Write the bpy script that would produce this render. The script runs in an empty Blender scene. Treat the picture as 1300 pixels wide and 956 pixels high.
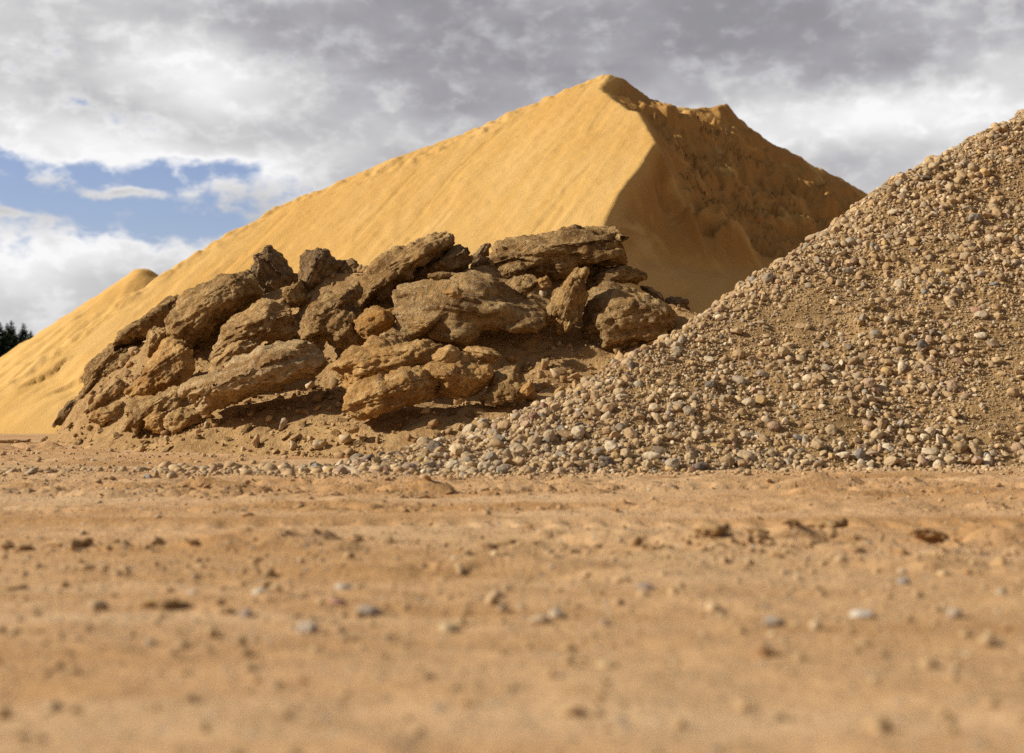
import bpy, math, random, time
import numpy as np
from mathutils import Vector, Matrix, geometry

T0 = time.time()
rng = np.random.RandomState(7)
random.seed(7)
C = bpy.context.scene.collection
F, YH, CH = 1805.0, 520.0, 0.34          # focal length in photo pixels, horizon row, camera height (m)


def P(px, py, d):
    return ((px - 650) / F * d, d, (YH - py) / F * d + CH)


def G(px, py):
    d = F * CH / (py - YH)
    return ((px - 650) / F * d, d)


# ------------------------------------------------------------------ numpy noise
def _hash(ix, iy, iz, seed):
    h = (ix.astype(np.uint32) * np.uint32(374761393) + iy.astype(np.uint32) * np.uint32(668265263)
         + iz.astype(np.uint32) * np.uint32(2246822519) + np.uint32((seed * 3266489917) & 0xffffffff))
    h = (h ^ (h >> np.uint32(13))) * np.uint32(1274126177)
    h = h ^ (h >> np.uint32(16))
    h = h * np.uint32(2654435761)
    h = h ^ (h >> np.uint32(15))
    return h.astype(np.float64) / 4294967295.0 * 2 - 1


def vnoise(x, y, z, seed=0):
    fx, fy, fz = np.floor(x), np.floor(y), np.floor(z)
    ix, iy, iz = fx.astype(np.int64), fy.astype(np.int64), fz.astype(np.int64)
    tx, ty, tz = x - fx, y - fy, z - fz
    tx = tx * tx * tx * (tx * (tx * 6 - 15) + 10)
    ty = ty * ty * ty * (ty * (ty * 6 - 15) + 10)
    tz = tz * tz * tz * (tz * (tz * 6 - 15) + 10)
    r = 0
    for dx in (0, 1):
        for dy in (0, 1):
            for dz in (0, 1):
                w = (tx if dx else 1 - tx) * (ty if dy else 1 - ty) * (tz if dz else 1 - tz)
                r = r + w * _hash(ix + dx, iy + dy, iz + dz, seed)
    return r


def vnoise2(x, y, seed=0):
    fx, fy = np.floor(x), np.floor(y)
    ix, iy = fx.astype(np.int64), fy.astype(np.int64)
    tx, ty = x - fx, y - fy
    tx = tx * tx * tx * (tx * (tx * 6 - 15) + 10)
    ty = ty * ty * ty * (ty * (ty * 6 - 15) + 10)
    z = np.zeros_like(ix)
    a = _hash(ix, iy, z, seed); b = _hash(ix + 1, iy, z, seed)
    c = _hash(ix, iy + 1, z, seed); d = _hash(ix + 1, iy + 1, z, seed)
    return (a * (1 - tx) + b * tx) * (1 - ty) + (c * (1 - tx) + d * tx) * ty


def fbm(x, y, z, octv=5, seed=0, gain=0.5, lac=2.03):
    a, s, n = 1.0, 0, 0
    for k in range(octv):
        s = s + a * vnoise(x + 17.3 * k, y - 9.1 * k, z + 4.7 * k, seed + k)
        n += a
        a *= gain; x = x * lac; y = y * lac; z = z * lac
    return s / n * 1.5


def fbm2(x, y, octv=5, seed=0, gain=0.5, lac=2.03):
    a, s, n = 1.0, 0, 0
    for k in range(octv):
        s = s + a * vnoise2(x + 17.3 * k, y - 9.1 * k, seed + k)
        n += a
        a *= gain; x = x * lac; y = y * lac
    return s / n * 1.5


def sstep(a, b, x):
    t = np.clip((x - a) / (b - a), 0, 1)
    return t * t * (3 - 2 * t)


# ------------------------------------------------------------------ mesh helpers
def mesh_np(name, V, Fc, mat=None, smooth=True, attrs=None):
    """V Nx3, Fc Mxk (k = 3 or 4)"""
    me = bpy.data.meshes.new(name)
    V = np.asarray(V, dtype=np.float32); Fc = np.asarray(Fc, dtype=np.int32)
    k = Fc.shape[1]
    me.vertices.add(len(V)); me.vertices.foreach_set('co', V.ravel())
    me.loops.add(Fc.size); me.loops.foreach_set('vertex_index', Fc.ravel())
    me.polygons.add(len(Fc))
    me.polygons.foreach_set('loop_start', np.arange(0, Fc.size, k, dtype=np.int32))
    me.polygons.foreach_set('loop_total', np.full(len(Fc), k, dtype=np.int32))
    me.polygons.foreach_set('use_smooth', np.full(len(Fc), smooth, dtype=bool))
    if attrs:
        for an, av in attrs.items():
            at = me.attributes.new(an, 'FLOAT_COLOR', 'POINT')
            av = np.asarray(av, dtype=np.float32)
            if av.shape[1] == 3:
                av = np.concatenate([av, np.ones((len(av), 1), np.float32)], 1)
            at.data.foreach_set('color', av.ravel())
    me.update(calc_edges=True)
    if mat:
        me.materials.append(mat)
    return me


def link(name, me, label=None, cat=None, kind=None, group=None, parent=None, loc=None):
    o = bpy.data.objects.new(name, me); C.objects.link(o)
    if loc is not None:
        o.location = loc
    if label: o['label'] = label
    if cat: o['category'] = cat
    if kind: o['kind'] = kind
    if group: o['group'] = group
    if parent: o.parent = parent
    return o


def ico(sub):
    import bmesh
    bm = bmesh.new()
    bmesh.ops.create_icosphere(bm, subdivisions=sub, radius=1.0)
    bm.verts.ensure_lookup_table()
    V = np.array([v.co[:] for v in bm.verts]); Fc = np.array([[v.index for v in f.verts] for f in bm.faces])
    bm.free()
    V /= np.linalg.norm(V, axis=1)[:, None]
    return V, Fc


_ico = {}
def icos(sub):
    if sub not in _ico:
        _ico[sub] = ico(sub)
    return _ico[sub]


def vnormals(V, Fc):
    a, b, c = V[Fc[:, 0]], V[Fc[:, 1]], V[Fc[:, 2]]
    n = np.cross(b - a, c - a)
    N = np.zeros_like(V)
    for k in range(3):
        np.add.at(N, Fc[:, k], n)
    return N / (np.linalg.norm(N, axis=1)[:, None] + 1e-12)


# ------------------------------------------------------------------ height fields
class Field:
    def __init__(s, x0, x1, y0, y1, step):
        s.x0, s.y0, s.step = x0, y0, step
        s.nx = int((x1 - x0) / step) + 1; s.ny = int((y1 - y0) / step) + 1
        s.X, s.Y = np.meshgrid(x0 + step * np.arange(s.nx), y0 + step * np.arange(s.ny))
        s.Z = np.full(s.X.shape, -0.6)

    def tin(s, pts, edges=()):
        co = [Vector((p[0], p[1])) for p in pts]
        r = geometry.delaunay_2d_cdt(co, list(edges), [], 0, 1e-5)
        vs, fs, orig = r[0], r[2], r[3]
        vz = []
        for k, v in enumerate(vs):
            if orig[k]:
                vz.append(pts[orig[k][0]][2])
            else:
                dd = sorted(((v.x - p[0]) ** 2 + (v.y - p[1]) ** 2, p[2]) for p in pts)[:2]
                w0, w1 = 1 / (dd[0][0] + 1e-9), 1 / (dd[1][0] + 1e-9)
                vz.append((dd[0][1] * w0 + dd[1][1] * w1) / (w0 + w1))
        for f in fs:
            a, b, c = (vs[i] for i in f[:3]); za, zb, zc = (vz[i] for i in f[:3])
            i0 = max(0, int((min(a.x, b.x, c.x) - s.x0) / s.step)); i1 = min(s.nx, int((max(a.x, b.x, c.x) - s.x0) / s.step) + 2)
            j0 = max(0, int((min(a.y, b.y, c.y) - s.y0) / s.step)); j1 = min(s.ny, int((max(a.y, b.y, c.y) - s.y0) / s.step) + 2)
            if i1 <= i0 or j1 <= j0:
                continue
            X, Y = s.X[j0:j1, i0:i1], s.Y[j0:j1, i0:i1]
            det = (b.y - c.y) * (a.x - c.x) + (c.x - b.x) * (a.y - c.y)
            if abs(det) < 1e-9:
                continue
            l1 = ((b.y - c.y) * (X - c.x) + (c.x - b.x) * (Y - c.y)) / det
            l2 = ((c.y - a.y) * (X - c.x) + (a.x - c.x) * (Y - c.y)) / det
            l3 = 1 - l1 - l2
            m = (l1 >= -1e-6) & (l2 >= -1e-6) & (l3 >= -1e-6)
            s.Z[j0:j1, i0:i1][m] = (l1 * za + l2 * zb + l3 * zc)[m]

    def blur(s, r, Z=None):
        own = Z is None
        Z = s.Z if own else Z
        n = max(1, int(r / s.step * 2.5))
        k = np.exp(-0.5 * (np.arange(-n, n + 1) * s.step / r) ** 2); k /= k.sum()
        for ax in (0, 1):
            Zp = np.pad(Z, [(n, n) if a == ax else (0, 0) for a in (0, 1)], mode='edge')
            out = 0
            for i, w in enumerate(k):
                sl = slice(i, i + Z.shape[ax])
                out = out + w * (Zp[sl, :] if ax == 0 else Zp[:, sl])
            Z = out
        if own:
            s.Z = Z
        return Z

    def at(s, x, y, Z=None):
        Z = s.Z if Z is None else Z
        x = np.asarray(x, float); y = np.asarray(y, float)
        u = np.clip((x - s.x0) / s.step, 0, s.nx - 1.001); v = np.clip((y - s.y0) / s.step, 0, s.ny - 1.001)
        i, j = u.astype(int), v.astype(int); fu, fv = u - i, v - j
        return ((Z[j, i] * (1 - fu) + Z[j, i + 1] * fu) * (1 - fv) + (Z[j + 1, i] * (1 - fu) + Z[j + 1, i + 1] * fu) * fv)

    def normal(s, x, y, e=0.08):
        zx = (s.at(np.asarray(x) + e, y) - s.at(np.asarray(x) - e, y)) / (2 * e)
        zy = (s.at(x, np.asarray(y) + e) - s.at(x, np.asarray(y) - e)) / (2 * e)
        n = np.stack([-zx, -zy, np.ones_like(zx)], -1)
        return n / np.linalg.norm(n, axis=-1)[..., None]

    def mesh(s, name, mat, cut=-0.12, attrs=None):
        V = np.stack([s.X, s.Y, s.Z], -1).reshape(-1, 3)
        idx = np.arange(s.nx * s.ny).reshape(s.ny, s.nx)
        q = np.stack([idx[:-1, :-1], idx[:-1, 1:], idx[1:, 1:], idx[1:, :-1]], -1).reshape(-1, 4)
        keep = V[:, 2][q].max(1) > cut
        q = q[keep]
        used = np.unique(q); remap = np.zeros(len(V), int); remap[used] = np.arange(len(used))
        at = {k: np.repeat(a.reshape(-1, 1)[used], 3, 1) for k, a in attrs.items()} if attrs else None
        return mesh_np(name, V[used], remap[q], mat, True, at)


# ------------------------------------------------------------------ node helpers
class NT:
    def __init__(s, nt):
        s.nt = nt; nt.nodes.clear()

    def n(s, typ, **kw):
        nd = s.nt.nodes.new(typ)
        for k, v in kw.items():
            setattr(nd, k, v)
        return nd

    def put(s, sock, v):
        if v is None:
            return
        if hasattr(v, 'is_output') or isinstance(v, bpy.types.NodeSocket):
            s.nt.links.new(v, sock)
        else:
            sock.default_value = v

    def m(s, op, a, b=None, c=None, clamp=False):
        nd = s.n('ShaderNodeMath', operation=op, use_clamp=clamp)
        s.put(nd.inputs[0], a); s.put(nd.inputs[1], b)
        if c is not None: s.put(nd.inputs[2], c)
        return nd.outputs[0]

    def vm(s, op, a, b=None):
        nd = s.n('ShaderNodeVectorMath', operation=op)
        s.put(nd.inputs[0], a); s.put(nd.inputs[1], b)
        return nd.outputs[0]

    def mix(s, fac, a, b, typ='MIX'):
        nd = s.n('ShaderNodeMix', data_type='RGBA', blend_type=typ)
        s.put(nd.inputs[0], fac); s.put(nd.inputs[6], a if not isinstance(a, tuple) else (*a[:3], 1)); s.put(nd.inputs[7], b if not isinstance(b, tuple) else (*b[:3], 1))
        return nd.outputs[2]

    def noise(s, vec, scale, detail=6, rough=0.55, dist=0.0):
        nd = s.n('ShaderNodeTexNoise')
        s.put(nd.inputs['Vector'], vec); s.put(nd.inputs['Scale'], scale); s.put(nd.inputs['Detail'], detail)
        s.put(nd.inputs['Roughness'], rough); s.put(nd.inputs['Distortion'], dist)
        return nd.outputs[0]

    def vor(s, vec, scale, feature='F1', out='Distance', rnd=1.0):
        nd = s.n('ShaderNodeTexVoronoi', feature=feature)
        s.put(nd.inputs['Vector'], vec); s.put(nd.inputs['Scale'], scale); s.put(nd.inputs['Randomness'], rnd)
        return nd.outputs[out]

    def ss(s, v, a, b, o0=0.0, o1=1.0):
        nd = s.n('ShaderNodeMapRange', interpolation_type='SMOOTHSTEP')
        s.put(nd.inputs[0], v); nd.inputs[1].default_value = a; nd.inputs[2].default_value = b
        nd.inputs[3].default_value = o0; nd.inputs[4].default_value = o1
        return nd.outputs[0]

    def map(s, vec, scale=(1, 1, 1), rot=(0, 0, 0), loc=(0, 0, 0)):
        nd = s.n('ShaderNodeMapping')
        s.put(nd.inputs[0], vec); nd.inputs['Scale'].default_value = scale; nd.inputs['Rotation'].default_value = rot
        nd.inputs['Location'].default_value = loc
        return nd.outputs[0]

    def bump(s, h, dist, strength=1.0, nrm=None):
        nd = s.n('ShaderNodeBump')
        nd.inputs['Strength'].default_value = strength; nd.inputs['Distance'].default_value = dist
        s.put(nd.inputs['Height'], h)
        if nrm is not None: s.put(nd.inputs['Normal'], nrm)
        return nd.outputs[0]

    def out(s, col, nrm=None, rough=0.95, spec=0.15):
        b = s.n('ShaderNodeBsdfPrincipled'); o = s.n('ShaderNodeOutputMaterial')
        s.put(b.inputs['Base Color'], col); s.put(b.inputs['Roughness'], rough)
        b.inputs['Specular IOR Level'].default_value = spec
        if nrm is not None: s.put(b.inputs['Normal'], nrm)
        s.nt.links.new(b.outputs[0], o.inputs[0])


def newmat(name):
    m = bpy.data.materials.new(name); m.use_nodes = True
    return m, NT(m.node_tree)


# sand of the big piles
FALL = math.atan2(0.918, 0.395)                     # compass direction of the front face's fall line
def sand_material():
    m, t = newmat('sand')
    g = t.n('ShaderNodeNewGeometry').outputs['Position']
    r = t.map(g, rot=(0, 0, -FALL))                 # x axis now runs up/down the slope
    st = t.noise(t.map(r, scale=(0.16, 2.6, 0.16)), 1.3, 6, 0.6, 0.4)
    st2 = t.noise(t.map(r, scale=(0.3, 4, 0.3)), 3.2, 5, 0.6, 0.3)
    big = t.noise(g, 0.35, 4, 0.5)
    fine = t.noise(g, 38, 4, 0.7)
    col = t.mix(t.ss(st, 0.3, 0.7), (0.63, 0.385, 0.122), (0.69, 0.44, 0.165))
    col = t.mix(t.m('MULTIPLY', t.ss(big, 0.42, 0.68), 0.4), col, (0.585, 0.32, 0.085))
    col = t.mix(t.m('MULTIPLY', t.ss(st2, 0.58, 0.75), 0.35), col, (0.70, 0.45, 0.17))
    col = t.mix(t.m('MULTIPLY', t.ss(fine, 0.52, 0.8), 0.25), col, (0.42, 0.21, 0.06))
    da = t.n('ShaderNodeAttribute', attribute_name='shade_tint').outputs['Fac']  # shade of the pile's right side, painted in as darker, redder sand
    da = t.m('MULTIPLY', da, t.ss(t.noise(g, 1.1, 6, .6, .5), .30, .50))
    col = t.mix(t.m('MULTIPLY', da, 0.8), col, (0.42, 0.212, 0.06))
    h = t.m('ADD', t.m('MULTIPLY', st, 0.12), t.m('MULTIPLY', st2, 0.16))
    n = t.bump(h, 0.05, 0.6)
    n = t.bump(fine, 0.02, 0.7, n)
    t.out(col, n, 0.97, 0.1)
    return m


def earth_material(name, c0, c1, c2, bump=0.02):
    """crumbly soil with grit: c0 dark, c1 mid, c2 pale"""
    m, t = newmat(name)
    g = t.n('ShaderNodeNewGeometry').outputs['Position']
    a = t.noise(g, 1.7, 7, 0.6, 0.3); b = t.noise(g, 14, 6, 0.65); c = t.noise(g, 70, 3, 0.7)
    grit = t.vor(g, 60); gcol = t.vor(g, 60, out='Color')
    col = t.mix(t.ss(a, 0.35, 0.65), c0, c1)
    col = t.mix(t.m('MULTIPLY', t.ss(b, 0.45, 0.7), 0.7), col, c2)
    sep = t.n('ShaderNodeSeparateColor'); t.put(sep.inputs[0], gcol)
    spot = t.m('MULTIPLY', t.ss(grit, 0.34, 0.22), t.ss(sep.outputs[0], 0.62, 0.7))
    pc = t.mix(sep.outputs[1], (0.30, 0.24, 0.18), (0.52, 0.43, 0.31))
    col = t.mix(t.m('MULTIPLY', spot, 0.75), col, pc)
    h = t.m('ADD', t.m('MULTIPLY', b, 1.0), t.m('MULTIPLY', c, 0.35))
    h = t.m('ADD', h, t.m('MULTIPLY', spot, 0.3))
    t.out(col, t.bump(h, bump, 0.9), 0.97, 0.1)
    return m


def boulder_material(name, dark, mid, pale, stain, pebbly):
    """compacted earth and conglomerate: layers follow the boulder's own axes"""
    m, t = newmat(name)
    tc = t.n('ShaderNodeTexCoord').outputs['Object']
    oi = t.n('ShaderNodeObjectInfo')
    off = t.m('MULTIPLY', oi.outputs['Random'], 37.0)
    cx = t.n('ShaderNodeCombineXYZ'); t.put(cx.inputs[0], off); t.put(cx.inputs[1], off)
    v = t.vm('ADD', tc, cx.outputs[0])
    big = t.noise(v, 2.6, 6, 0.6, 0.3)
    lay = t.noise(t.map(v, scale=(1.2, 1.2, 9)), 2.4, 7, 0.62, 0.35)
    mid_n = t.noise(v, 19, 7, 0.66)
    fine = t.noise(v, 62, 5, 0.75)
    vd = t.vor(v, 32); vc = t.vor(v, 32, out='Color')
    sep = t.n('ShaderNodeSeparateColor'); t.put(sep.inputs[0], vc)
    peb = t.m('MULTIPLY', t.ss(vd, 0.42, 0.28), t.ss(sep.outputs[0], 0.80 - 0.35 * pebbly, 0.86 - 0.35 * pebbly))
    zone = t.ss(t.noise(v, 1.9, 3), 0.5 - 0.2 * pebbly, 0.62 - 0.2 * pebbly)
    peb = t.m('MULTIPLY', peb, zone)
    col = t.mix(t.ss(big, 0.36, 0.62), dark, mid)
    col = t.mix(t.m('MULTIPLY', t.ss(lay, 0.5, 0.68), 0.6), col, pale)
    col = t.mix(t.m('MULTIPLY', t.ss(mid_n, 0.48, 0.64), 0.6), col, pale)
    col = t.mix(t.m('MULTIPLY', t.ss(mid_n, 0.49, 0.33), 0.75), col, dark)
    col = t.mix(t.m('MULTIPLY', t.ss(t.noise(v, 3.7, 4), 0.55, 0.68), 0.55), col, stain)
    col = t.mix(t.m('MULTIPLY', peb, 0.8), col, t.mix(sep.outputs[1], (0.24, 0.185, 0.13), (0.47, 0.38, 0.27)))
    h = t.m('ADD', t.m('MULTIPLY', mid_n, 1.0), t.m('MULTIPLY', lay, 0.9))
    h = t.m('ADD', h, t.m('MULTIPLY', fine, 0.6)); h = t.m('ADD', h, t.m('MULTIPLY', peb, 0.45))
    col = t.mix(t.m('MULTIPLY', t.ss(fine, 0.54, 0.38), 0.6), col, t.mix(.7, col, dark))
    t.out(col, t.bump(h, 0.038, 1.0), 0.96, 0.12)
    return m


def pebble_material(name, attr):
    m, t = newmat(name)
    if attr:
        a = t.n('ShaderNodeAttribute', attribute_name='tint'); col0 = a.outputs['Color']
        v = t.n('ShaderNodeNewGeometry').outputs['Position']
    else:
        oi = t.n('ShaderNodeObjectInfo'); col0 = oi.outputs['Color']
        v = t.n('ShaderNodeNewGeometry').outputs['Position']
    n1 = t.noise(v, 26, 5, 0.6, 0.2); n2 = t.noise(v, 150, 3, 0.7)
    col = t.mix(t.m('MULTIPLY', t.ss(n1, 0.46, 0.66), 0.55), col0, (0.40, 0.265, 0.135))   # clinging dust
    col = t.mix(t.m('MULTIPLY', t.ss(n2, 0.5, 0.75), 0.3), col, t.mix(0.6, col, (0.12, 0.09, 0.06)))
    t.out(col, t.bump(t.m('ADD', n1, t.m('MULTIPLY', n2, 0.4)), 0.006, 0.7), 0.85, 0.25)
    return m


def ground_material():
    m, t = newmat('ground_sand')
    g = t.n('ShaderNodeNewGeometry').outputs['Position']
    gs = t.map(g, scale=(0.5, 1.6, 1))
    a = t.noise(gs, 1.1, 7, 0.6, 0.4); b = t.noise(t.map(g, scale=(0.7, 1.3, 1)), 7, 6, 0.62); c = t.noise(g, 60, 5, 0.7)
    pale = t.noise(g, 0.45, 4, 0.5)
    col = t.mix(t.ss(a, 0.35, 0.65), (0.49, 0.28, 0.122), (0.60, 0.375, 0.195))
    col = t.mix(t.m('MULTIPLY', t.ss(pale, 0.42, 0.62), 0.5), col, (0.60, 0.415, 0.235))
    col = t.mix(t.m('MULTIPLY', t.ss(b, 0.55, 0.72), 0.5), col, (0.46, 0.26, 0.10))
    col = t.mix(t.m('MULTIPLY', t.ss(c, 0.5, 0.75), 0.35), col, (0.36, 0.22, 0.11))
    trk = t.noise(t.map(g, scale=(0.22, 2.4, 1)), 1.5, 6, 0.62, 0.3)
    col = t.mix(t.m('MULTIPLY', t.ss(trk, 0.52, 0.66), 0.55), col, (0.40, 0.215, 0.082))
    col = t.mix(t.m('MULTIPLY', t.ss(trk, 0.46, 0.34), 0.45), col, (0.66, 0.46, 0.27))
    vd = t.vor(g, 48); vc = t.vor(g, 48, out='Color')
    sep = t.n('ShaderNodeSeparateColor'); t.put(sep.inputs[0], vc)
    peb = t.m('MULTIPLY', t.ss(vd, 0.36, 0.26), t.ss(sep.outputs[0], 0.80, 0.86))
    col = t.mix(t.m('MULTIPLY', peb, 0.7), col, t.mix(sep.outputs[1], (0.28, 0.22, 0.18), (0.66, 0.56, 0.43)))
    h = t.m('ADD', t.m('MULTIPLY', b, 1.0), t.m('MULTIPLY', c, 0.35)); h = t.m('ADD', h, t.m('MULTIPLY', peb, 0.5))
    t.out(col, t.bump(h, 0.022, 0.9), 0.97, 0.1)
    return m


M_SAND = sand_material()
M_EARTH = earth_material('heap_earth', (0.36, 0.215, 0.09), (0.48, 0.30, 0.13), (0.56, 0.38, 0.18), 0.04)
M_GRAVELBED = earth_material('gravel_matrix', (0.30, 0.185, 0.08), (0.42, 0.265, 0.118), (0.50, 0.34, 0.165), 0.03)
M_CLOD = earth_material('clod_earth', (0.38, 0.23, 0.10), (0.47, 0.295, 0.14), (0.54, 0.36, 0.19), 0.02)
M_B = {
    'brown': boulder_material('brown_boulder', (0.20, 0.108, 0.040), (0.46, 0.28, 0.112), (0.68, 0.475, 0.225), (0.46, 0.25, 0.08), 0.25),
    'tan': boulder_material('tan_boulder', (0.29, 0.16, 0.06), (0.58, 0.365, 0.152), (0.76, 0.54, 0.275), (0.54, 0.29, 0.10), 0.2),
    'pebbly': boulder_material('pebbly_boulder', (0.23, 0.13, 0.05), (0.50, 0.315, 0.13), (0.68, 0.48, 0.24), (0.50, 0.28, 0.10), 1.0),
    'pale': boulder_material('pale_striped_boulder', (0.34, 0.20, 0.08), (0.60, 0.41, 0.205), (0.80, 0.61, 0.37), (0.56, 0.32, 0.12), 0.15),
    'rust': boulder_material('rusty_boulder', (0.30, 0.15, 0.045), (0.50, 0.27, 0.085), (0.60, 0.38, 0.15), (0.55, 0.25, 0.05), 0.4),
    'orange': boulder_material('sandy_boulder', (0.36, 0.19, 0.064), (0.64, 0.38, 0.14), (0.76, 0.51, 0.235), (0.60, 0.32, 0.10), 0.3),
    'dark': boulder_material('dark_boulder', (0.17, 0.10, 0.045), (0.33, 0.21, 0.10), (0.54, 0.385, 0.21), (0.33, 0.19, 0.075), 0.6),
}
M_PEB = pebble_material('pebble_mix', True)
M_COB = pebble_material('cobble', False)
M_GROUND = ground_material()

# ------------------------------------------------------------------ sand pile
ta, tb, TT = 0.395, 0.918, 0.65
PK = P(775, 92, 28.0)


def onface(px, py):
    u, v = (px - 650) / F, (YH - py) / F
    d = (PK[2] - TT * (ta * PK[0] + tb * PK[1]) - CH) / (v - TT * (ta * u + tb))
    return P(px, py, d)


ridge_px = [(-130, 560), (-60, 530), (0, 492), (50, 456), (100, 420), (150, 384), (203, 349), (250, 319), (300, 290), (335, 270), (372, 252), (392, 246),
            (408, 239), (430, 230), (450, 222), (462, 221), (470, 226), (490, 216), (512, 206), (528, 204), (545, 194), (575, 176),
            (588, 166), (604, 161), (612, 162), (635, 148), (660, 135), (700, 118), (735, 105), (755, 97), (775, 92)]
ridge = [onface(*p) for p in ridge_px]
edge_px = [(783, 100), (762, 112), (795, 138), (810, 141), (822, 158), (834, 178), (820, 200), (800, 226), (783, 250), (770, 275), (764, 298), (766, 330), (775, 380), (790, 440)]
edge = [onface(*p) for p in edge_px]
edge[0] = P(783, 97, 28.0)
crest = [P(*p) for p in [(790, 98, 28.3), (806, 110, 28.6), (825, 124, 28.9), (838, 131, 29.2), (860, 138, 29.6), (885, 139, 30.0), (903, 136, 30.2),
                         (914, 131, 30.3), (923, 130, 30.4), (930, 141, 30.6), (948, 157, 31.0), (975, 178, 31.4), (1000, 190, 31.8),
                         (1050, 218, 32.6), (1100, 244, 33.4), (1150, 272, 34.0), (1300, 365, 36.0), (1450, 470, 38.0)]]
inner = [P(*p) for p in [
    (800, 122, 27.8), (830, 150, 27.6), (848, 172, 26.2), (872, 215, 26.0), (895, 268, 25.2), (925, 288, 24.8),       # crest of rough spoil right of the scoop
    (835, 250, 24.1), (810, 270, 23.1), (860, 232, 24.9), (845, 290, 23.5), (853, 336, 23.0), (810, 330, 22.0), (880, 372, 22.2), (830, 375, 21.2), (905, 345, 23.5),
    (872, 165, 28.2), (905, 175, 28.9), (915, 150, 29.7), (940, 190, 29.6), (905, 225, 27.3), (950, 240, 27.8), (1000, 235, 30.0),
    (940, 305, 24.8), (960, 280, 26.6), (1000, 285, 27.6), (1040, 262, 29.6), (1050, 300, 28.6), (1100, 300, 30.4), (960, 340, 24.6)]]
toe = [(-9.6, 19.6, -.05), (-7.3, 20.1, -.05), (-5.0, 19.4, -.05), (-2.0, 18.0, -.05), (0.5, 17.0, -.05), (2.2, 16.8, -.05), (4.0, 18.2, -.05), (7.0, 21.0, -.05), (12, 25.5, -.05), (17, 32, -.05), (22, 40, -.05)]
backfoot = [(-9.9, 20.6, -.05), (-8.9, 22.6, -.05), (-9.2, 26.2, -.05), (-8.4, 30, -.05), (-5.4, 34.8, -.05), (0, 39.5, -.05), (6, 42.5, -.05), (13, 44, -.05), (19, 44, -.05)]
pts, edges = [], []
def chain(lst, closed=False):
    b = len(pts)
    pts.extend(lst)
    edges.extend((b + i, b + i + 1) for i in range(len(lst) - 1))
    return b
b_r = chain(ridge); b_e = chain(edge); b_c = chain(crest)
edges.append((b_e - 1, b_e)); edges.append((b_e, b_c))
chain(inner[:6]); pts.extend(inner[6:])
pts.extend(toe); pts.extend(backfoot)
pts.extend([(-18, 10, -.6), (30, 10, -.6), (30, 50, -.6), (-18, 50, -.6)])
# the front face stays one plane: extra points on it
for px, py in [(100, 490), (200, 430), (300, 380), (400, 330), (500, 300), (600, 250), (700, 200), (700, 300), (400, 430), (550, 420), (700, 420), (0, 530)]:
    pts.append(onface(px, py))
SF = Field(-13.5, 17, 16, 43, 0.035)
SF.tin(pts, edges)
SF.Z = np.maximum(SF.Z, -0.3)
SF.blur(0.022)
X, Y = SF.X, SF.Y
s_al = X * ta + Y * tb; s_ac = -X * tb + Y * ta          # along / across the fall line
plane = PK[2] + TT * (ta * (X - PK[0]) + tb * (Y - PK[1]))
onf = sstep(0.35, 0.08, np.abs(SF.Z - plane))             # 1 on the smooth front face
flow = fbm2(s_ac * 1.3 + 0.4 * fbm2(s_al * .4, s_ac * .4, 3, 5), s_al * 0.16, 5, 11)
flow2 = fbm2(s_ac * 5.5, s_al * 0.55, 4, 21)
flow3 = fbm2(s_ac * 2.6, s_al * 0.10, 4, 24)
dz = onf * (0.006 * flow + 0.0045 * flow3 + 0.0055 * flow2 + 0.009 * fbm2(X * 6, Y * 6, 3, 32) + 0.05 * fbm2(X * .3, Y * .3, 3, 31))
# small slips: a sharp little step across the flow with a lobe of loose sand below it
slip = fbm2(s_ac * 2.4 + 3, s_al * 0.28, 4, 41)
dz -= onf * 0.012 * sstep(0.56, 0.60, slip)
# rough spoil on the shaded side
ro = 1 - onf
rough = fbm2(X * 1.1 + 0.3 * Y, Y * 1.1, 6, 51, 0.56)
ridg = 1 - np.abs(fbm2(X * 0.9 - 0.5 * Y, X * .25 + Y * 0.5, 5, 61, 0.55))
steps = fbm2((X * .6 + Y * .6) * .8, (X - Y) * 1.8, 5, 66, 0.6)
zr = (Y > 15) & (X > 1.0)
scoop = sstep(0.0, 0.8, (X - 2.45) * 0.75 + (Y - 24.2) * 0.66 + 0.35)      # 0 inside the smooth scoop
cd = np.full(X.shape, 9.0)
for a, b in zip(crest[:-1], crest[1:]):
    ex_, ey_ = b[0] - a[0], b[1] - a[1]; q_ = np.clip(((X - a[0]) * ex_ + (Y - a[1]) * ey_) / (ex_ ** 2 + ey_ ** 2), 0, 1)
    cd = np.minimum(cd, np.hypot(X - a[0] - q_ * ex_, Y - a[1] - q_ * ey_))
ed = np.full(X.shape, 9.0)
for a, b in zip(edge[:6], edge[1:7]):
    ex_, ey_ = b[0] - a[0], b[1] - a[1]; q_ = np.clip(((X - a[0]) * ex_ + (Y - a[1]) * ey_) / (ex_ ** 2 + ey_ ** 2), 0, 1)
    ed = np.minimum(ed, np.hypot(X - a[0] - q_ * ex_, Y - a[1] - q_ * ey_))
cw = 0.12 + 0.88 * sstep(0.0, 1.3, cd)
rough2 = fbm2(X * 3.2 + .5 * Y, Y * 2.6, 5, 53, 0.62)
dz += ro * np.where(zr, cw * sstep(2.7, 3.5, SF.Z) * sstep(.1, 1.0, ed) * (0.20 * rough + 0.15 * rough2 + 0.34 * (ridg - 0.65) + 0.13 * np.sign(steps) * sstep(0, .10, np.abs(steps))) * (0.10 + 0.90 * scoop) + 0.014 * flow2 + .012 * rough2, 0.05 * rough)
rd = np.full(X.shape, 9.0)
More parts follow.
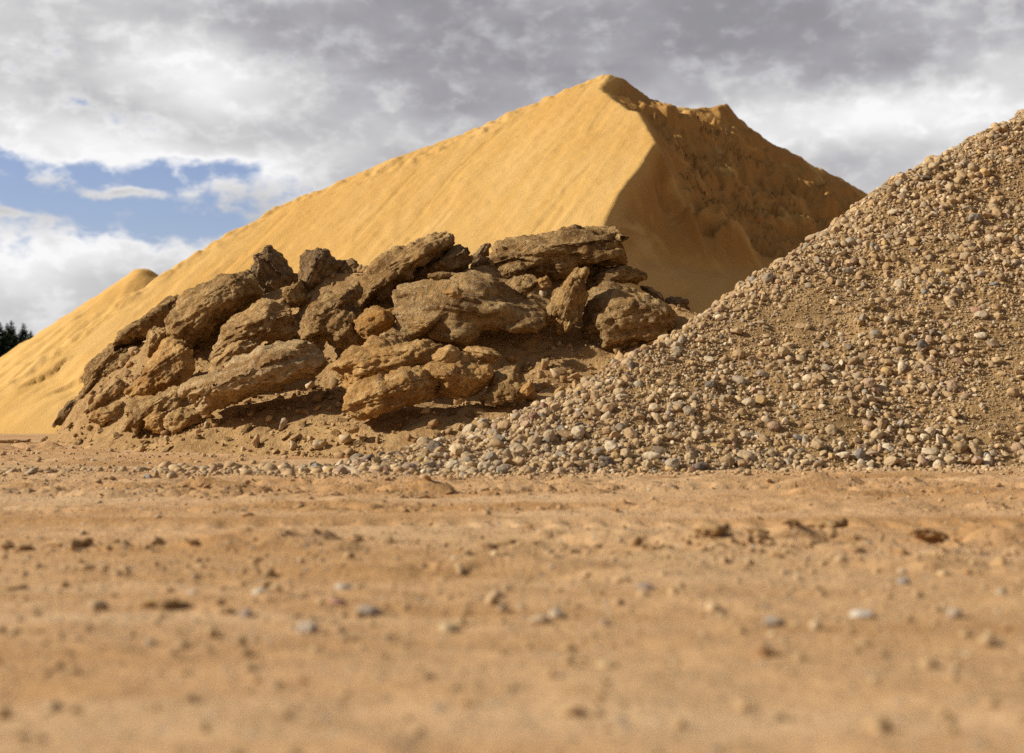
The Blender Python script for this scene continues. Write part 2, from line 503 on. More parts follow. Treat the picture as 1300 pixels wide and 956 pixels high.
for a, b in zip(ridge[:-1], ridge[1:]):
    ex_, ey_ = b[0] - a[0], b[1] - a[1]; q_ = np.clip(((X - a[0]) * ex_ + (Y - a[1]) * ey_) / (ex_ ** 2 + ey_ ** 2), 0, 1)
    rd = np.minimum(rd, np.hypot(X - a[0] - q_ * ex_, Y - a[1] - q_ * ey_))
dz += sstep(.45, 0, rd) * (.07 * np.maximum(fbm2(X * 2.2, Y * 2.2, 5, 55, .6), -.2) + .03 * fbm2(X * 7, Y * 7, 3, 56))
SF.Z = SF.Z + dz * sstep(-0.05, 0.35, SF.Z)
# slumped scarp low on the left of the front face
for pa, pb, hgt in [((24, 492), (104, 446), 0.085), ((60, 500), (150, 452), 0.08), ((55, 512), (75, 505), 0.05)]:
    A, B = onface(*pa), onface(*pb)
    ax, ay, bx, by = A[0], A[1], B[0], B[1]
    L = math.hypot(bx - ax, by - ay); ux, uy = (bx - ax) / L, (by - ay) / L
    tt = (X - ax) * ux + (Y - ay) * uy; nn = -(X - ax) * uy + (Y - ay) * ux     # nn > 0 uphill
    nn = nn + 0.12 * fbm2(tt * 2.6, tt * 0 + 3, 6, 71, .65) + .04 * fbm2(X * 9, Y * 9, 3, 72)
    w = sstep(-0.1, 0.35, tt) * sstep(L + .1, L - 0.5, tt)
    SF.Z -= hgt * w * sstep(0.03, -0.03, nn) * sstep(-1.1, -0.1, nn)
sand = link('sand_pile', SF.mesh('sand_pile', M_SAND, -0.1, {'shade_tint': SF.blur(.05, ro * zr * sstep(2.2, 3.2, SF.Z))}), 'huge pile of smooth golden sand with one shaded rough side, behind the boulders', 'sand pile')  # vertex mask paints shade into the colour of the right side

# farther sand pile showing past its left shoulder
ax, ay, az = P(180, 343, 42)
BF = Field(ax - 10, ax + 10, ay - 9, ay + 10, 0.08)
dd = np.hypot(BF.X - ax, (BF.Y - ay) * 0.9)
BF.Z = az - 0.73 * np.maximum(dd - .22, 0) + 0.10 * fbm2(BF.X * .7, BF.Y * .7, 5, 81) 
ang = np.arctan2(BF.Y - ay, BF.X - ax)
BF.Z += 0.05 * fbm2(ang * 22, dd * .25, 4, 82) * sstep(0, 3, dd) + .03 * fbm2(BF.X * 3, BF.Y * 3, 4, 83)
link('sand_pile', BF.mesh('far_sand_pile', M_SAND, -0.1), 'farther small golden sand pile peeking out past the left shoulder of the huge one', 'sand pile')

# ------------------------------------------------------------------ gravel pile (its body)
hip = [P(*p) for p in [(360, 598, 7.8), (420, 588, 8.0), (480, 575, 8.25), (540, 563, 8.35), (590, 550, 8.45), (620, 538, 8.55), (655, 523, 8.65), (700, 503, 8.85), (750, 480, 9.05), (800, 456, 9.3), (850, 422, 9.7), (900, 388, 10.1), (950, 352, 10.45),
                       (1000, 318, 10.8), (1050, 284, 11.2), (1100, 250, 11.6), (1150, 220, 12.0), (1200, 194, 12.4), (1250, 166, 12.8), (1300, 142, 13.1),
                       (1400, 92, 13.8), (1500, 60, 14.6)]]
pts, edges = [], []
chain(hip)
pts.extend([(9.5, 15.2, 4.15), (13, 15.4, 4.0), (17, 15.5, 3.0)])
for px, py in [(380, 604), (460, 605), (560, 604), (700, 603), (850, 600), (1000, 597), (1150, 595), (1300, 593), (1500, 591)]:
    g = G(px, py); pts.append((g[0], g[1], -0.02)); pts.append((g[0], g[1] - .5, -0.15))
pts.extend([(6.5, 8.8, -.02), (10, 9.2, -.02), (15, 9.8, -.02), (20, 12, -.1)])
for i, h in enumerate(hip):
    hd = h[2] + 0.03
    L = hd / 0.62
    pts.append((h[0] - .55 * L, h[1] + .83 * L, -0.03))
pts.extend([(9, 22, -.03), (13, 22.5, -.03), (20, 20, -.1), (-4, 6, -.3), (24, 6, -.3), (24, 26, -.3), (-4, 26, -.3)])
GF = Field(-2.6, 17, 7.0, 22.6, 0.03)
GF.tin(pts, edges)
GF.blur(0.10)
X, Y = GF.X, GF.Y
GF.Z += sstep(0.0, 0.3, GF.Z) * (0.07 * fbm2(X * .9, Y * .9, 4, 91)) + sstep(-.03, .1, GF.Z) * 0.018 * fbm2(X * 7, Y * 7, 4, 92)
gravel = link('gravel_pile', GF.mesh('gravel_pile', M_GRAVELBED, -0.08), 'tall slope of coarse stony gravel over brown earth, filling the right side', 'gravel pile')

# ------------------------------------------------------------------ earth heap under the boulders
def d0(px):
    return float(np.interp(px, [0, 60, 200, 400, 560, 750, 900], [14.6, 13.2, 11.2, 10.0, 9.5, 9.6, 10.0]))


def dm(px, py, back=0.0):
    s = 0.60
    return (s * (d0(px) + back) + CH) / (s - (YH - py) / F)


pts, edges = [], []
pp = [P(px, py, dm(px, py, (float(np.interp(py, [490, 535], [.75, .12])) if px < 610 else float(np.interp(py, [450, 500], [.5, .12]))))) for px, py in [(75, 545), (110, 500), (150, 470), (150, 540), (200, 560), (200, 500), (200, 440), (250, 400), (250, 540), (260, 480), (300, 570), (300, 510), (300, 440),
      (320, 385), (350, 545), (350, 480), (380, 560), (400, 520), (400, 440), (390, 375), (440, 575), (450, 540), (450, 490), (450, 420), (450, 370), (500, 570), (520, 530), (520, 480), (520, 400), (540, 345),
      (600, 540), (600, 490), (620, 430), (620, 350), (680, 500), (690, 450), (690, 390), (700, 350), (740, 440), (760, 400), (780, 360), (820, 400), (850, 400)]]
crestm = [P(px, py, dm(px, py, .12)) for px, py in [(75, 545), (110, 495), (150, 455), (200, 420), (250, 385), (320, 362), (390, 350), (470, 345), (540, 338), (620, 330), (700, 322), (770, 326), (850, 375)]]
chain(crestm)
pts.extend(pp[1:])
for c in crestm:
    pts.append((c[0] + .1, c[1] + max(.3, c[2] / .62), -0.03))
for px in (40, 60, 100, 160, 250, 350, 450, 560, 700, 850):
    d = d0(px) - .15
    pts.append(((px - 650) / F * d, d, -0.02)); pts.append(((px - 650) / F * d, d - .8, -0.2))
pts.extend([(-7, 8, -.3), (4, 8, -.3), (4, 20, -.3), (-7, 20, -.3)])
HF = Field(-6.6, 3.2, 8.4, 18.5, 0.025)
HF.tin(pts, edges)
HF.blur(0.12)
X, Y = HF.X, HF.Y
HF.Z += sstep(-.03, 0.25, HF.Z) * (0.10 * fbm2(X * 1.3, Y * 1.3, 5, 101)) + sstep(-.03, .06, HF.Z) * (0.030 * np.abs(fbm2(X * 5, Y * 5, 5, 102, .6)) - 0.004)
heap = link('earth_heap', HF.mesh('earth_heap', M_EARTH, -0.06), 'heap of loose crumbly brown earth on which the boulders are dumped', 'earth heap')

# ------------------------------------------------------------------ boulders
S1 = lambda x, y: (x / 2.889, 280 + y / 2.889)
S2 = lambda x, y: (200 + x / 3.416, 280 + y / 3.416)
S3 = lambda x, y: (420 + x / 3.416, 270 + y / 3.416)
S4 = lambda x, y: (600 + x / 3.824, 270 + y / 3.824)


def boulder(name, conv, poly, mat, label, cat='boulder', push=0.0, thick=0.62, seed=0, lean=0.35, rough=1.0, layered=0.6, chis=15, group=None, blocky=3.4):
    P2 = np.array([conv(*p) for p in poly])
    # area centroid
    x, y = P2[:, 0], P2[:, 1]; x1, y1 = np.roll(x, -1), np.roll(y, -1)
    cr = x * y1 - x1 * y; A = cr.sum() / 2
    cx = ((x + x1) * cr).sum() / (6 * A); cy = ((y + y1) * cr).sum() / (6 * A)
    d = dm(cx, cy) + push
    k = d / F
    Q = np.stack([(x - cx) * k, -(y - cy) * k], 1)           # metres in the plane facing the viewer
    # principal axes of the outline
    cov = np.cov(Q.T); ev, vec = np.linalg.eigh(cov)
    ax = vec[:, 1]; ax = ax if ax[0] > 0 else -ax
    ang = math.atan2(ax[1], ax[0])
    if ang > 1.2: ang -= math.pi / 2 * 0
    major = 2 * math.sqrt(ev[1]); minor = 2 * math.sqrt(ev[0])
    R = np.array([[math.cos(ang), math.sin(ang)], [-math.sin(ang), math.cos(ang)]])
    Qr = Q @ R.T                                              # local: x along the long axis
    ex = max(np.abs(Qr[:, 0]).max(), 1e-3); ez = max(np.abs(Qr[:, 1]).max(), 1e-3)
    area_px = abs(A)
    V, Fc = icos(6 if area_px > 1800 else (5 if area_px > 250 else 4))
    V = V.copy()
    r0 = np.random.RandomState(seed + 100)
    # super-ellipsoid, then chiselled flat faces
    pn = blocky
    nrm = (np.abs(V[:, 0]) ** pn + np.abs(V[:, 1]) ** pn + np.abs(V[:, 2]) ** pn) ** (1 / pn)
    q = V / nrm[:, None]
    q = q * (1 + .10 * fbm(V[:, 0] * 1.3 + seed, V[:, 1] * 1.3, V[:, 2] * 1.3, 2, seed + 55))[:, None]
    planes = [((r0.uniform(-.3, .3), -.62, .75), r0.uniform(.60, .74)), ((r0.uniform(-.4, .4), -.88, -.38), r0.uniform(.62, .76))]
    for _ in range(chis):
        n = r0.normal(size=3); n[1] = -abs(n[1]) if r0.rand() < .8 else n[1]
        n /= np.linalg.norm(n)
        if abs(n[1]) < .3: n[1] = -.45
        planes.append((n, r0.uniform(.62, .90)))
    for n, o in planes:
        n = np.array(n, float); n /= np.linalg.norm(n)
        t = q @ n - o
        q = q - n * np.maximum(t, 0)[:, None] * .99
    # map directions in the viewing plane onto the outline (stretched so that the sampling is even)
    th = np.arctan2(q[:, 2] * ez, q[:, 0] * ex)
    cth, sth = np.cos(th), np.sin(th)
    rad = np.zeros(len(q)); n_ = len(Qr)
    tab = np.linspace(-math.pi, math.pi, 721); rt = np.zeros(721)
    for i in range(n_):
        a, b = Qr[i], Qr[(i + 1) % n_]
        e = b - a
        ct, st = np.cos(tab), np.sin(tab)
        det = ct * (-e[1]) + st * e[0]
        with np.errstate(all='ignore'):
            rr = (a[0] * (-e[1]) + a[1] * e[0]) / det
            s = (ct * a[1] - st * a[0]) / (st * e[0] - ct * e[1])
        ok = (s >= -1e-6) & (s <= 1 + 1e-6) & (rr > 0)
        rt = np.where(ok & (rr > rt), rr, rt)
    kk = np.array([.1, .2, .4, .2, .1])
    rt = np.convolve(np.pad(rt, 2, mode='wrap'), kk, mode='valid')
    rad = np.interp(th, tab, rt)
    ell = 1 / np.sqrt((cth / ex) ** 2 + (sth / ez) ** 2)
    sx, sz = q[:, 0] * ex, q[:, 2] * ez
    rho = np.hypot(sx, sz) / ell
    rr_ = np.minimum(rho, 1.0) ** 0.9 * rad * 1.0
    depth = thick * (0.35 * ex + 0.65 * ez) * 1.25
    p = np.stack([rr_ * cth, q[:, 1] * depth, rr_ * sth], 1)
    # noise displacement
    size = (ex + ez) / 2
    N = vnormals(p, Fc)
    sd = seed * 7 + 3
    f = 1.6 / size
    a1 = fbm(p[:, 0] * f, p[:, 1] * f, p[:, 2] * f, 3, sd)
    f2 = 5.0
    fine = fbm(p[:, 0] * f2 + 5, p[:, 1] * f2, p[:, 2] * f2, 5, sd + 9, 0.6)
    # layers: ledges running along the long axis
    lz = p[:, 2] * (5.5 / max(ez, .08)) * .5 + p[:, 1] * 1.5 + 0.8 * fbm(p[:, 0] * 1.5, p[:, 1] * 1.5, p[:, 2] * 1.5, 3, sd + 3)
    lay = fbm(p[:, 0] * 1.1, p[:, 1] * 1.5, lz, 4, sd + 5, .6)
    lay = np.sign(lay) * np.abs(lay) ** .7
    cre = -np.abs(fbm(p[:, 0] * 2.2 / size * .5, p[:, 1] * 2.2 / size * .5, p[:, 2] * 2.2 / size * .5, 4, sd + 13, .6))
    fac = fbm(p[:, 0] * 9, p[:, 1] * 9, p[:, 2] * 9, 2, sd + 31)
    fac = np.round(fac * 3.2) / 3.2
    lq = lay * 2.5; lq = (np.floor(lq) + sstep(.35, .65, lq - np.floor(lq))) / 2.5
    disp = size * (0.04 * a1 + 0.12 * layered * lq + 0.05 * cre + 0.03) + (0.022 * fine + .016 * fac) * rough * min(1, size / .2)
    p = p + N * disp[:, None]
    gr = fbm(p[:, 0] * 24, p[:, 1] * 24, p[:, 2] * 24, 3, sd + 21, .6)
    p = p + N * (0.015 * (.3 + .7 * rough) * gr * min(1, size / .12))[:, None]
    # top leans away from the viewer like everything lying on a slope
    p[:, 1] += (lean + .15) * p[:, 2]
    me = mesh_np(name, p, Fc, M_B[mat])
    o = link(name, me, label, cat, group=group, loc=P(cx, cy, d))
    o.rotation_euler = (0, -ang, 0)
    o['cx'] = cx; o['cy'] = cy
    return o


GB = 'boulders and slabs dumped on the earth heap'
BL = [
 ('flat_boulder', S1, [(282, 640), (285, 590), (300, 550), (340, 490), (400, 460), (470, 440), (520, 455), (537, 490), (505, 530), (450, 560), (420, 580), (375, 600), (335, 625), (315, 665), (292, 692)], 'brown', 'blunt brown slab standing lowest at the far left end of the boulder heap', 0, .6, 0.5),
 ('boulder', S1, [(600, 420), (635, 335), (645, 272), (690, 243), (760, 228), (850, 192), (895, 188), (950, 218), (975, 262), (905, 325), (850, 355), (800, 395), (770, 445), (700, 478), (655, 455), (618, 445)], 'brown', 'big brown boulder, left shoulder of the heap, lit top and dark pitted front', -.15, .7, 0.35),
 ('boulder', S1, [(410, 425), (450, 390), (520, 360), (560, 330), (598, 280), (640, 282), (650, 320), (625, 380), (600, 430), (540, 430), (500, 442), (412, 468)], 'brown', 'low brown boulder with a small point, left of the big shoulder boulder', .1, .7, 0.5),
 ('boulder', S1, [(522, 445), (555, 392), (600, 392), (612, 425), (580, 465), (545, 500), (526, 475)], 'tan', 'small tan rock wedged left below the big shoulder boulder', -.1, .8, 0.5),
 ('boulder', S1, [(515, 565), (540, 500), (590, 440), (640, 445), (700, 490), (722, 540), (695, 590), (640, 622), (580, 645), (520, 655), (465, 665), (458, 625), (490, 592)], 'orange', 'sandy orange-brown boulder below the big shoulder boulder, crumbly front', 0, .6, 0.45),
 ('boulder', S1, [(330, 690), (338, 640), (380, 600), (425, 572), (472, 600), (462, 652), (400, 680), (345, 705)], 'tan', 'small tan boulder at the foot of the blunt left slab', -.1, .7, .4),
 ('flat_boulder', S1, [(442, 772), (448, 700), (500, 660), (560, 638), (660, 608), (672, 630), (650, 680), (600, 702), (562, 700), (520, 740), (500, 785)], 'tan', 'narrow tan slab slanting above two small blocks, low left of the striped slab', -.1, .6, .4),
 ('boulder', S1, [(515, 772), (520, 730), (560, 700), (600, 700), (605, 740), (600, 780)], 'orange', 'orange-brown block tucked under the narrow slanting slab', -.05, .8, .3),
 ('boulder', S1, [(598, 760), (605, 720), (650, 690), (722, 700), (742, 740), (700, 768), (645, 778)], 'tan', 'tan block at the left tip of the striped slab, lying on loose earth', -.1, .8, .3),
 ('boulder', S1, [(188, 752), (220, 700), (250, 660), (280, 645), (292, 690), (270, 722), (230, 750)], 'dark', 'small dark rock at the very left foot of the boulder heap', 0, .7, .4),
 ('boulder', S1, [(325, 700), (400, 685), (440, 670), (455, 700), (440, 735), (380, 750), (330, 735)], 'tan', 'flattish tan rock low at the left, between small rocks and earth', -.1, .7, .3),
 ('boulder', S2, [(232, 545), (260, 480), (320, 420), (370, 380), (450, 335), (520, 350), (572, 390), (600, 440), (612, 500), (560, 525), (440, 520), (380, 535), (330, 565), (290, 605), (238, 605)], 'tan', 'rounded crumbly boulder right above the striped slab', 0, .6, .5),
 ('flat_boulder', S2, [(88, 775), (98, 732), (150, 708), (262, 688), (330, 618), (400, 568), (490, 518), (600, 528), (680, 556), (718, 590), (702, 640), (640, 682), (540, 712), (440, 742), (330, 782), (250, 803), (190, 828), (130, 812)], 'pale', 'long pale striped slab tilting up to the right over a dark hollow', -.42, .75, .35),
 ('boulder', S2, [(200, 672), (232, 600), (300, 540), (380, 520), (440, 530), (402, 575), (330, 625), (270, 690), (225, 700)], 'tan', 'ribbed tan rock between the striped slab and the rounded boulder above it', -.15, .7, .5),
 ('boulder', S2, [(405, 225), (430, 160), (480, 108), (520, 140), (560, 195), (572, 230), (612, 235), (590, 270), (545, 310), (512, 335), (470, 322), (425, 262)], 'dark', 'upright pointed boulder on the top left of the heap, pale vein down it', .25, .8, .15),
 ('boulder', S2, [(612, 150), (650, 120), (740, 113), (780, 150), (797, 187), (770, 250), (740, 272), (692, 330), (655, 350), (625, 312), (612, 240)], 'dark', 'upright dark knobbly block just right of the pointed boulder', .1, .8, .15),
 ('boulder', S2, [(527, 325), (570, 280), (615, 245), (632, 310), (658, 350), (622, 382), (570, 370)], 'brown', 'small dark-mouthed wedge between the pointed and the knobbly boulders', .05, .8, .3),
 ('boulder', S2, [(790, 180), (840, 162), (892, 200), (888, 240), (830, 272), (780, 268), (768, 240)], 'dark', 'low dark rock leaning on the right side of the knobbly block', .3, .8, .3),
 ('boulder', S2, [(600, 432), (640, 370), (700, 310), (760, 280), (850, 258), (882, 290), (850, 340), (855, 380), (875, 420), (862, 470), (907, 515), (880, 547), (790, 542), (740, 512), (640, 522), (610, 492)], 'brown', 'large sloping brown boulder beneath the knobbly block, its right foot in shadow', 0, .65, .5),
 ('flat_boulder', S3, [(80, 388), (150, 290), (148, 240), (200, 198), (280, 158), (350, 143), (420, 113), (480, 93), (512, 110), (505, 150), (470, 190), (420, 212), (380, 260), (350, 290), (290, 310), (260, 350), (220, 382), (150, 402), (110, 402)], 'brown', 'long brown slab rising to a rounded tip, left of the heap\'s centre top', .0, .75, .3),
 ('flat_boulder', S3, [(358, 292), (400, 230), (470, 195), (550, 148), (590, 153), (607, 190), (592, 240), (530, 257), (460, 264), (420, 292)], 'dark', 'shorter dark slab leaning beside the long rising slab', .1, .75, .3),
 ('boulder', S3, [(603, 242), (608, 180), (640, 145), (690, 138), (682, 180), (642, 242)], 'dark', 'small nearly black block on the skyline of the heap, left of the top slab', .35, .9, .1),
 ('boulder', S3, [(100, 470), (140, 430), (200, 398), (262, 410), (278, 450), (262, 492), (200, 532), (150, 542), (110, 502)], 'rust', 'small rusty orange boulder left of the big pebbly one', -.05, .8, .3),
 ('boulder', S3, [(265, 370), (300, 320), (360, 300), (420, 290), (520, 260), (620, 243), (700, 258), (770, 310), (850, 378), (905, 400), (925, 460), (900, 495), (780, 505), (690, 510), (640, 530), (590, 555), (520, 548), (450, 532), (420, 505), (350, 532), (310, 502), (270, 432)], 'pebbly', 'biggest boulder in the middle, pebble-studded left flank and smooth earthy right', -.05, .5, .45),
 ('rock_flake', S3, [(485, 342), (540, 318), (572, 338), (562, 372), (512, 366)], 'tan', 'thin flake of rock lying on top of the biggest middle boulder', -.62, .6, .5),
 ('rock_flake', S3, [(415, 285), (425, 265), (470, 255), (520, 262), (505, 282), (450, 292)], 'brown', 'flat brown flake under the shorter dark slab', -.35, .6, .4),
 ('boulder', S4, [(150, 360), (205, 305), (290, 310), (320, 345), (265, 385), (262, 430), (235, 450), (195, 430)], 'brown', 'earthy brown rock just under the left end of the top slab', 0, .7, .4),
 ('boulder', S4, [(305, 345), (320, 308), (360, 303), (386, 335), (380, 365), (345, 380), (312, 370)], 'orange', 'small round orange-brown rock under the middle of the top slab', -.15, .9, .2),
 ('flat_boulder', S4, [(35, 262), (70, 210), (120, 160), (210, 130), (300, 110), (400, 80), (500, 55), (560, 65), (640, 60), (700, 80), (735, 112), (790, 172), (798, 212), (770, 247), (700, 252), (600, 242), (520, 252), (480, 282), (400, 312), (330, 302), (220, 302), (140, 322), (100, 292)], 'brown', 'largest flat slab, topmost of the whole heap, layered and dark underneath', -.1, .65, .2),
 ('boulder', S4, [(338, 535), (370, 440), (400, 350), (450, 292), (490, 278), (547, 278), (557, 340), (547, 440), (512, 512), (450, 572), (420, 582), (372, 552)], 'brown', 'narrow ribbed boulder leaning upright under the right half of the top slab', -.15, .75, .1),
 ('flat_boulder', S4, [(558, 335), (620, 280), (680, 250), (760, 255), (822, 268), (838, 310), (802, 348), (740, 338), (670, 328), (600, 362), (560, 382)], 'brown', 'small slab under the right end of the top slab, above the pebbly round boulder', .1, .8, .3),
 ('boulder', S4, [(520, 562), (548, 490), (548, 410), (600, 350), (680, 318), (770, 343), (880, 388), (985, 480), (960, 560), (860, 640), (740, 690), (640, 700), (600, 690), (540, 602)], 'pebbly', 'round pebble-studded boulder at the right end, touching the gravel', .0, .6, .4),
 ('boulder', S4, [(535, 305), (560, 255), (620, 240), (660, 275), (615, 325), (560, 345)], 'dark', 'dark stone plugging the gap right under the top slab, beside the ribbed boulder', .3, .9, .2),  # added filler rock, keeps the gap under the top slab dark
 ('boulder', S4, [(815, 352), (870, 350), (925, 400), (950, 440), (900, 450), (850, 400)], 'dark', 'low dark rock peeping out behind the round pebbly boulder', .6, .9, .3),
 ('boulder', S4, [(915, 430), (960, 408), (1020, 408), (1060, 430), (1040, 480), (960, 490)], 'dark', 'last dark rock at the right, half hidden by the gravel crest', .7, .9, .3),
 ('boulder', S3, [(3, 662), (50, 600), (130, 590), (170, 540), (230, 542), (350, 558), (440, 558), (475, 592), (440, 645), (380, 692), (250, 705), (210, 722), (130, 742), (75, 785), (40, 762)], 'orange', 'broad sandy boulder with a dented front, right of the dark hollow', -.05, .6, .45),
 ('boulder', S3, [(213, 532), (265, 498), (330, 525), (355, 560), (290, 575), (240, 562)], 'tan', 'little tan rock below the rusty orange boulder', .05, .8, .3),
 ('flat_boulder', S3, [(42, 862), (62, 800), (100, 760), (170, 723), (235, 730), (330, 688), (400, 688), (452, 720), (482, 762), (470, 792), (350, 832), (250, 862), (190, 892), (100, 882)], 'orange', 'long low sandy slab nearest the front, rounded left knob', -.25, .8, .3),
 ('boulder', S3, [(380, 692), (440, 648), (500, 640), (570, 600), (640, 660), (692, 682), (702, 740), (620, 782), (540, 797), (490, 787), (450, 722)], 'orange', 'sandy boulder front centre, overhanging a dark gap', -.15, .75, .2),
 ('boulder', S3, [(440, 622), (470, 590), (520, 568), (560, 590), (568, 640), (530, 688), (468, 672)], 'orange', 'smooth sandy knob sitting on the front centre boulder', -.35, .85, .2),
 ('flat_boulder', S3, [(563, 592), (640, 578), (700, 588), (737, 622), (690, 672), (640, 655), (600, 612)], 'orange', 'small sandy slab right of the smooth knob', -.1, .8, .3),
 ('boulder', S3, [(640, 800), (690, 740), (700, 690), (800, 660), (850, 715), (895, 762), (830, 812), (700, 852)], 'brown', 'brown earthy boulder low at the right, dipping into the gravel', -.05, .6, .5),
 ('boulder', S3, [(818, 775), (838, 742), (876, 728), (884, 762), (850, 795)], 'orange', 'small smooth ochre stone perched at the gravel edge', -.45, .9, .2),
 ('boulder', S2, [(815, 915), (830, 890), (855, 885), (875, 900), (868, 918), (840, 925)], 'tan', 'small pale round stone at the left foot of the low sandy slab', -.15, 1.0, .0),
]
for i, b in enumerate(BL):
    nm, cv, poly, mt, lb, push, th, ln = b
    boulder(nm, cv, poly, mt, lb, 'rock flake' if nm == 'rock_flake' else 'boulder',
            push=push, thick=th, lean=ln, seed=i * 13 + 5, group=GB, layered=1.0 if nm == 'flat_boulder' else .55,
            rough=.4 if 'smooth' in lb or 'round stone' in lb else 1.0)
print('boulders', time.time() - T0)

# ------------------------------------------------------------------ stones and clods
def stone_shape(seed, sub, ang=0.5, blocky=2.4, nz=.10, chis=7):
    V, Fc = icos(sub); r0 = np.random.RandomState(seed)
    nrm = (np.abs(V) ** blocky).sum(1) ** (1 / blocky)
    q = V / nrm[:, None]
    for _ in range(chis):
        n = r0.normal(size=3); n /= np.linalg.norm(n); o = 1 - r0.uniform(.08, .38) * ang
        q = q - n * np.maximum(q @ n - o, 0)[:, None] * .9
    dsp = nz * fbm(q[:, 0] * 1.5 + seed, q[:, 1] * 1.5, q[:, 2] * 1.5, 3, seed)
    q = q * (1 + dsp[:, None])
    return q, Fc


TINTS = [('pale tan', (0.56, 0.42, 0.25), 34), ('sandy brown', (0.44, 0.29, 0.15), 26), ('grey', (0.37, 0.32, 0.245), 13), ('cream', (0.70, 0.58, 0.41), 13),
         ('pinkish', (0.42, 0.285, 0.20), 6), ('ochre', (0.50, 0.33, 0.13), 3), ('dark grey', (0.14, 0.13, 0.12), 3), ('bluish grey', (0.26, 0.265, 0.26), 2), ('reddish', (0.30, 0.16, 0.115), 2)]
tw = np.array([t[2] for t in TINTS], float); tw /= tw.sum()


def rand_rot(n, nrm, tilt, r0):
    """rotation matrices: z near the surface normal with a random spin and tilt"""
    z = nrm + r0.normal(scale=tilt, size=(n, 3)); z /= np.linalg.norm(z, axis=1)[:, None]
    a = r0.normal(size=(n, 3)); a -= (a * z).sum(1)[:, None] * z; a /= np.linalg.norm(a, axis=1)[:, None]
    b = np.cross(z, a)
    return np.stack([a, b, z], 2)


def scatter(name, pos, nrm, size, shapes, mat, r0, tint_fn, tilt=.35, flat=(.34, .80), long=(.6, 1.0), sink=.25):
    n = len(pos)
    if n == 0:
        return None
    sh = r0.randint(0, len(shapes), n)
    Rm = rand_rot(n, nrm, tilt, r0)
    sc = np.stack([np.ones(n), r0.uniform(*long, n), r0.uniform(*flat, n)], 1) * (size / 2)[:, None]
    cen = pos + nrm * (sc[:, 2] * (1 - 2 * sink))[:, None]
    tint = tint_fn(n)
    Vs, Fs, Ts = [], [], []
    base = 0
    for k, (V, Fc) in enumerate(shapes):
        ids = np.where(sh == k)[0]
        if len(ids) == 0: continue
        L = V[None] * sc[ids][:, None, :]
        W = np.einsum('nij,nvj->nvi', Rm[ids], L) + cen[ids][:, None, :]
        Vs.append(W.reshape(-1, 3))
        nf = Fc[None] + (np.arange(len(ids)) * len(V))[:, None, None] + base
        Fs.append(nf.reshape(-1, 3)); base += len(ids) * len(V)
        Ts.append(np.repeat(tint[ids], len(V), 0))
    return mesh_np(name, np.concatenate(Vs), np.concatenate(Fs), mat, True, {'tint': np.concatenate(Ts)})


def pebble_tint(n, r0=rng):
    k = r0.choice(len(TINTS), n, p=tw)
    c = np.array([t[1] for t in TINTS])[k]
    dust = np.array([0.42, 0.275, 0.128])
    f = r0.uniform(.1, .7, n)[:, None]
    return np.clip((c * (1 - f) + dust * f) * r0.uniform(.75, 1.2, n)[:, None], .02, .9)


sh_lo = [stone_shape(s, 2, (.7, 1.5)[s % 2], (2.3, 3.2)[s % 2], .14, 9) for s in range(14)]
sh_mid = [stone_shape(s + 50, 3, (.7, 1.4, 1.6)[s % 3], (2.3, 3.0, 3.6)[s % 3], .14, 10) for s in range(15)]
sh_tiny = [stone_shape(s + 90, 1, .9) for s in range(8)]


def project(x, y, z):
    return 650 + x / y * F, YH - (z - CH) / y * F


def gravel_points(n, r0, xr=(-2.4, 6.6), yr=(7.3, 15.5)):
    x = r0.uniform(*xr, n); y = r0.uniform(*yr, n)
    z = GF.at(x, y)
    hz = HF.at(x, y)
    px, py = project(x, y, z)
    nr = GF.normal(x, y, .1)
    ok = (z > -0.01) & (px > 250) & (px < 1480)
    # how well the face is seen; a thinner scatter just over the crest
    vis = (nr[:, 0] * (-x) + nr[:, 1] * (-y) + nr[:, 2] * (CH - z)) / np.sqrt(x * x + y * y + (z - CH) ** 2)
    ok &= (vis > -.22) & ((vis > .02) | (r0.rand(n) < .5)) & (z > hz - .02)
    return x[ok], y[ok], z[ok], nr[ok], px[ok], py[ok]


def stony(x, y, z, px, py):
    """share of stones against earth: stony near the crest line, the left tail and the foot; earthy patches in between"""
    crest_y = np.interp(px, [560, 700, 900, 1100, 1300, 1480], [565, 503, 388, 250, 142, 70])
    near = sstep(100, 5, py - crest_y)
    foot = sstep(520, 590, py)
    left = sstep(820, 640, px)
    f = fbm2(x * .9 + 4, y * .9 + z, 4, 131)
    band = fbm2((x + y) * .5, (x * .5 - z) * 2.2, 3, 133)
    s = np.clip(.42 + .50 * f + .35 * band, 0, 1)
    return np.clip(np.maximum.reduce([s, near * .85, foot * .62, left * 1.0]), .08, 1)


r1 = np.random.RandomState(3)
# sizes follow a steep power law; the largest 300 in view become things of their own
x, y, z, nr, px, py = gravel_points(150000, r1)
st = stony(x, y, z, px, py)
keep = r1.rand(len(x)) < st * .88
x, y, z, nr, px, py, st = (a[keep] for a in (x, y, z, nr, px, py, st))
size = 0.0185 * (1 - r1.rand(len(x))) ** (-1 / 2.2)
size = np.minimum(size, r1.uniform(.050, .092, len(x))) * (y / 8.6) ** .55
size *= np.where(py > 545, 1.22, 1.0)
pos = np.stack([x, y, z], 1)
spx = size / y * F
inview = (px > 300) & (px < 1296)
order = np.argsort(-np.where(inview, spx, 0))
cand = []
taken = np.zeros((0, 3)); ts = np.zeros(0)
for i in order:
    if len(cand) >= 300 or not inview[i]: break
    if len(ts) and (np.linalg.norm(taken - pos[i], axis=1) < .42 * (ts + size[i])).any():
        size[i] *= .55
        continue
    cand.append(i); taken = np.vstack([taken, pos[i]]); ts = np.append(ts, size[i])
